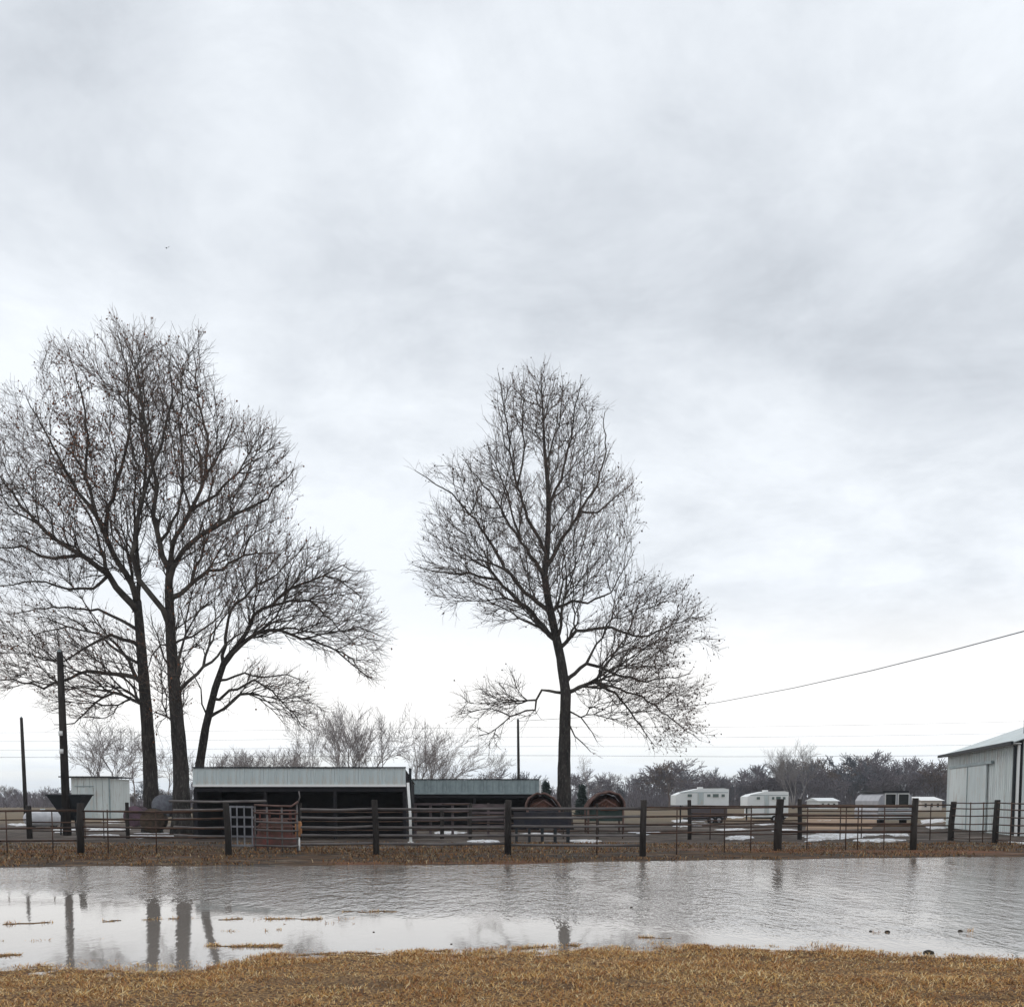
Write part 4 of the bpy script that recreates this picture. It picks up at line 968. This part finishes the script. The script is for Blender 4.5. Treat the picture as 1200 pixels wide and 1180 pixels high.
# distant low buildings along the horizon
def low_building(x0, x1, ytop, Y, label, m, rm):
    a = at(x0, 938, Y); b = at(x1, 938, Y); W = b[0]-a[0]; z = zr(ytop, (0, Y)); o = empty('farm_building', (a[0], Y, 0), label, 'building')
    MB().box((W/2, 4, z*.4), (W, 8, z*.8)).build('walls', m, o)
    MB().prism([(-4.6, 0), (4.6, 0), (0, z*.32)], (-.3, 4, z*.8), (W+.3, 4, z*.8)).build('roof', rm, o)
    for k in range(3): MB().box((W*(.2+.3*k), -.03, z*.42), (W*.1, .06, z*.3)).build('door', DARKM, o)
low_building(960, 982, 936, 190, 'low distant white farm building left of the horse trailer', WHITE, WHITE)
low_building(1080, 1104, 935, 170, 'low distant cream farm building between a fence post and the barn', mat('cream', (.6, .55, .5), .8), TRIM)

# puddles in the yard
SNOW = mat('old_snow', (.72, .74, .77), .8, (.33, .30, .27), 4.5, bump=.5, bscale=12)
def puddle(pts, z, name='snow_patch'):
    P = [G(x, y, 0) for x, y in pts]; c = np.mean(P, axis=0); n = len(P); R_ = []
    for i in range(n):
        a, b = P[i], P[(i+1) % n]
        for k in range(6):
            p_ = a+(b-a)*k/6; p_ = p_+(p_-c)*random.choice((.15, .2, .45))*random.uniform(-1, 1); R_.append(p_)
    m = len(R_); vs = []
    for s_, h_ in ((1, -.03), (.93, .02), (.7, .045), (.35, .06)):
        vs += [((p_[0]-c[0])*s_+c[0], (p_[1]-c[1])*s_+c[1], z+h_+(random.uniform(-.015, .02) if s_ < 1 else 0)) for p_ in R_]
    fs = [(j*m+i, j*m+(i+1) % m, (j+1)*m+(i+1) % m, (j+1)*m+i) for j in range(3) for i in range(m)]+[tuple(range(3*m, 4*m))]
    o = link(name, MB().add(vs, fs).mesh(name, True), SNOW); o['kind'] = 'structure'; return o
for i, pts in enumerate([[(98, 981), (125, 979.5), (142, 981), (120, 983)], [(505, 977), (535, 976), (548, 978), (520, 979.5)], [(612, 979), (640, 978), (655, 980), (630, 981)], [(738, 977), (765, 976), (782, 978), (755, 979.5)], [(8, 967), (28, 966), (40, 968), (20, 969)], [(875, 966), (905, 965), (920, 966.5), (890, 968)], [(118, 964), (140, 963), (150, 965), (130, 966)], [(1040, 979), (1062, 978), (1064, 981), (1046, 982)], [(838, 974), (870, 972.5), (884, 974.5), (850, 976)], [(1084, 970), (1104, 969), (1108, 972), (1088, 973)], [(942, 963), (970, 962), (1000, 963.5), (960, 964.5)], [(786, 962), (806, 961), (832, 962), (826, 964), (790, 964.5)], [(843, 958), (860, 957), (874, 958), (862, 960)], [(900, 974), (925, 973), (935, 975), (915, 977)], [(545, 988), (575, 987), (590, 989), (560, 990.5)], [(150, 981), (165, 978.5), (200, 978), (222, 980), (218, 983), (180, 984), (155, 984)],
            [(100, 971), (130, 970), (152, 973), (140, 975.5), (105, 975)],
            [(940, 982), (965, 979), (1000, 976.5), (1040, 976), (1044, 978.5), (1020, 981.5), (985, 986), (950, 987)],
            [(848, 983), (870, 981), (885, 983), (870, 986), (850, 985.5)], [(1180, 988.5), (1200, 987.5), (1240, 988), (1235, 991), (1190, 991)],
            [(1000, 987), (1030, 985.5), (1062, 986.5), (1040, 988.5), (1010, 988.5)],
            [(785, 968), (800, 966), (826, 967), (815, 970), (790, 970)], [(300, 967), (330, 966), (345, 968), (320, 970)],
            [(60, 974), (92, 973), (96, 976), (64, 977)], [(1078, 962), (1104, 960), (1110, 964), (1082, 966)], [(660, 988), (690, 986.5), (705, 988.5), (680, 990)]]):
    cx_, cy_ = np.mean([G(x, y)[0] for x, y in pts]), np.mean([G(x, y)[1] for x, y in pts])
    P3 = np.array([G(x, y) for x, y in pts]); hz_ = height(P3[:, 0], P3[:, 1])
    puddle(pts, float(max(hz_.max(), height(np.array([cx_]), np.array([cy_]))[0])))
# tan bank in the field at the right
f = [G(943, 974), G(1022, 972.5), G(1030, 962), G(1015, 957.5), G(945, 958.5)]
fm = mat('dry_field', (.30, .20, .125), .95, (.22, .15, .10), .5, bump=.6, bscale=3)
mb = MB(); ct = np.mean(f, axis=0)
vs = [(p[0], p[1], .05) for p in f]+[(p[0]*.94+ct[0]*.06, p[1]*.94+ct[1]*.06, .14) for p in f]
fo = mb.add(vs, [(i, (i+1) % 5, 5+(i+1) % 5, 5+i) for i in range(5)]+[(5, 6, 7, 8, 9)]).build('sand_patch', fm); fo['kind'] = 'structure'
# small dark clods in the water
CL = mat('mud_clod', (.02, .015, .012), .8, (.04, .03, .02), 8)
for i, (x, y, w_) in enumerate(((438, 1092, 4), (529, 1106, 4), (1088, 1117, 17), (1020, 1091, 5), (740, 1063, 4), (1125, 1091, 8), (595, 1020, 4), (1040, 1092, 9))):
    g = G(x, y); r = w_*g[1]/F/2; mb = MB(); n = 8
    vs = [(math.cos(2*math.pi*k/n)*r*random.uniform(.7, 1.1)*s_, math.sin(2*math.pi*k/n)*r*.6*s_, z) for s_, z in ((1, -.02), (.75, r*.3), (.3, r*.5)) for k in range(n)]
    mb.add(vs, [(j*n+k, j*n+(k+1) % n, (j+1)*n+(k+1) % n, (j+1)*n+k) for j in range(2) for k in range(n)]+[tuple(range(2*n, 3*n))])
    o = mb.build('mud_clod', CL, smooth=True); o.location = (g[0], g[1], 0)
    tag(o, ['small dark clod in the water left of centre', 'small dark clod near the grass edge left of centre', 'largest dark clod where water meets grass at right', 'small dark clod in the right water, left of a flat one', 'tiny dark clod out in the middle of the water', 'flat dark clod near the right edge of the water', 'tiny dark clod below the middle fence post by the far bank', 'flat dark clod in the right part of the water'][i], 'clod', 'mud clods in the water')

# ------------------------------------------------------------------ poles and wires
def pole(x0, y0, x1, y1, Y, r0, r1, label, ins=()):
    a = at(x0, y0, Y); b = at(x1, y1, Y); o = empty('utility_pole', (b[0], Y, 0), label, 'pole')
    f_ = np.array((b[0], Y, 0)); bb = np.array((b[0]+(b[0]-a[0])*(b[2]/(a[2]-b[2])), Y, -.2))
    MB().tube([bb-f_, (a+b)/2-f_, a-f_], [r0, (r0+r1)/2, r1], 10).build('shaft', WOODD, o, smooth=True)
    for y in ins:
        t = (y-y0)/(y1-y0); p_ = a+(b-a)*t-f_; MB().tube([p_+(-.02, -r0-.02, -.1), p_+(-.02, -r0-.02, .1)], .09, 8).build('insulator', TRIM, o, smooth=True)
    MB().tube([a-f_+(0, 0, 0), a-f_+(0, 0, .12)], [r1*.8, r1*.3], 8).build('cap', GALV, o)
    return o, a
pole(70, 764, 77.5, 945, 45.5, .19, .13, 'dark thick utility pole leaning slightly left, in front of the pale shed', (859, 880))
pole(25, 841, 30, 945, 85, .17, .12, 'thin distant utility pole at the far left')
_, ptop = pole(607, 843, 608, 930, 90, .13, .10, 'thin distant utility pole above the grey shed roof')
WIRE = mat('wire', (.22, .22, .24), .6)
def wire(pts, r, label):
    o = MB().tube([at(*p) for p in pts], r, 5).build('power_line', WIRE); tag(o, label, 'power line', 'power lines')
wire([(607, 845, 90), (720, 838, 78), (838, 823.5, 66), (930, 806, 57), (1020, 786, 49.5), (1110, 763.5, 43), (1200, 739.5, 37), (1330, 700, 29)], .021, 'thick overhead cable rising from the lone tree to the right edge')
for k, (ya, yb, yc) in enumerate(((886, 886.5, 882), (878, 875, 870), (868, 864, 856), (858, 852, 842))):
    pts = [(-160, ya-2, 150)]+[(x, float(np.interp(x, (-100, 840, 1300), (ya, yb, yc)))+.0+2.5*math.sin((x-840)/500*math.pi)*.5, 150) for x in range(-60, 1340, 70)]
    wire(pts, .026 if k == 0 else .016, ['lowest of the thin far power lines just above the tree line', 'second lowest of the thin far power lines', 'third lowest of the thin far power lines', 'topmost of the thin far power lines'][k])
# one bird far up
g = at(195, 291, 60); bd = MB().add([(0, -.08, 0), (0, .10, .01), (.05, 0, .03), (-.05, 0, .03), (.22, -.03, .10), (-.22, -.03, .10), (.1, .06, .07), (-.1, .06, .07), (0, 0, -.03)],
    [(0, 2, 3), (2, 1, 3), (2, 4, 6), (3, 7, 5), (0, 8, 2), (0, 3, 8), (8, 1, 2), (8, 3, 1)]).build('bird', DARKM); bd.location = g; tag(bd, 'tiny dark bird flying high in the grey sky at upper left', 'bird')
# ------------------------------------------------------------------ haze
hm = bpy.data.materials.new('winter_haze'); hm.use_nodes = True; hm.node_tree.nodes.clear()
ht = NT(hm.node_tree); pv = ht.n('ShaderNodeVolumePrincipled', I_Color=(.90, .95, 1.0, 1), I_Density=.00032)
ho = ht.n('ShaderNodeOutputMaterial'); hm.node_tree.links.new(pv.outputs[0], ho.inputs['Volume'])
hz_o = MB().box((0, 715, 14), (1900, 1650, 32)).build('haze', hm); hz_o['kind'] = 'stuff'
tag(hz_o, 'thin pale winter haze over the whole field', 'haze')
print('objects', len(bpy.data.objects), 'tris', sum(len(o.data.polygons) for o in bpy.data.objects if o.type == 'MESH'))
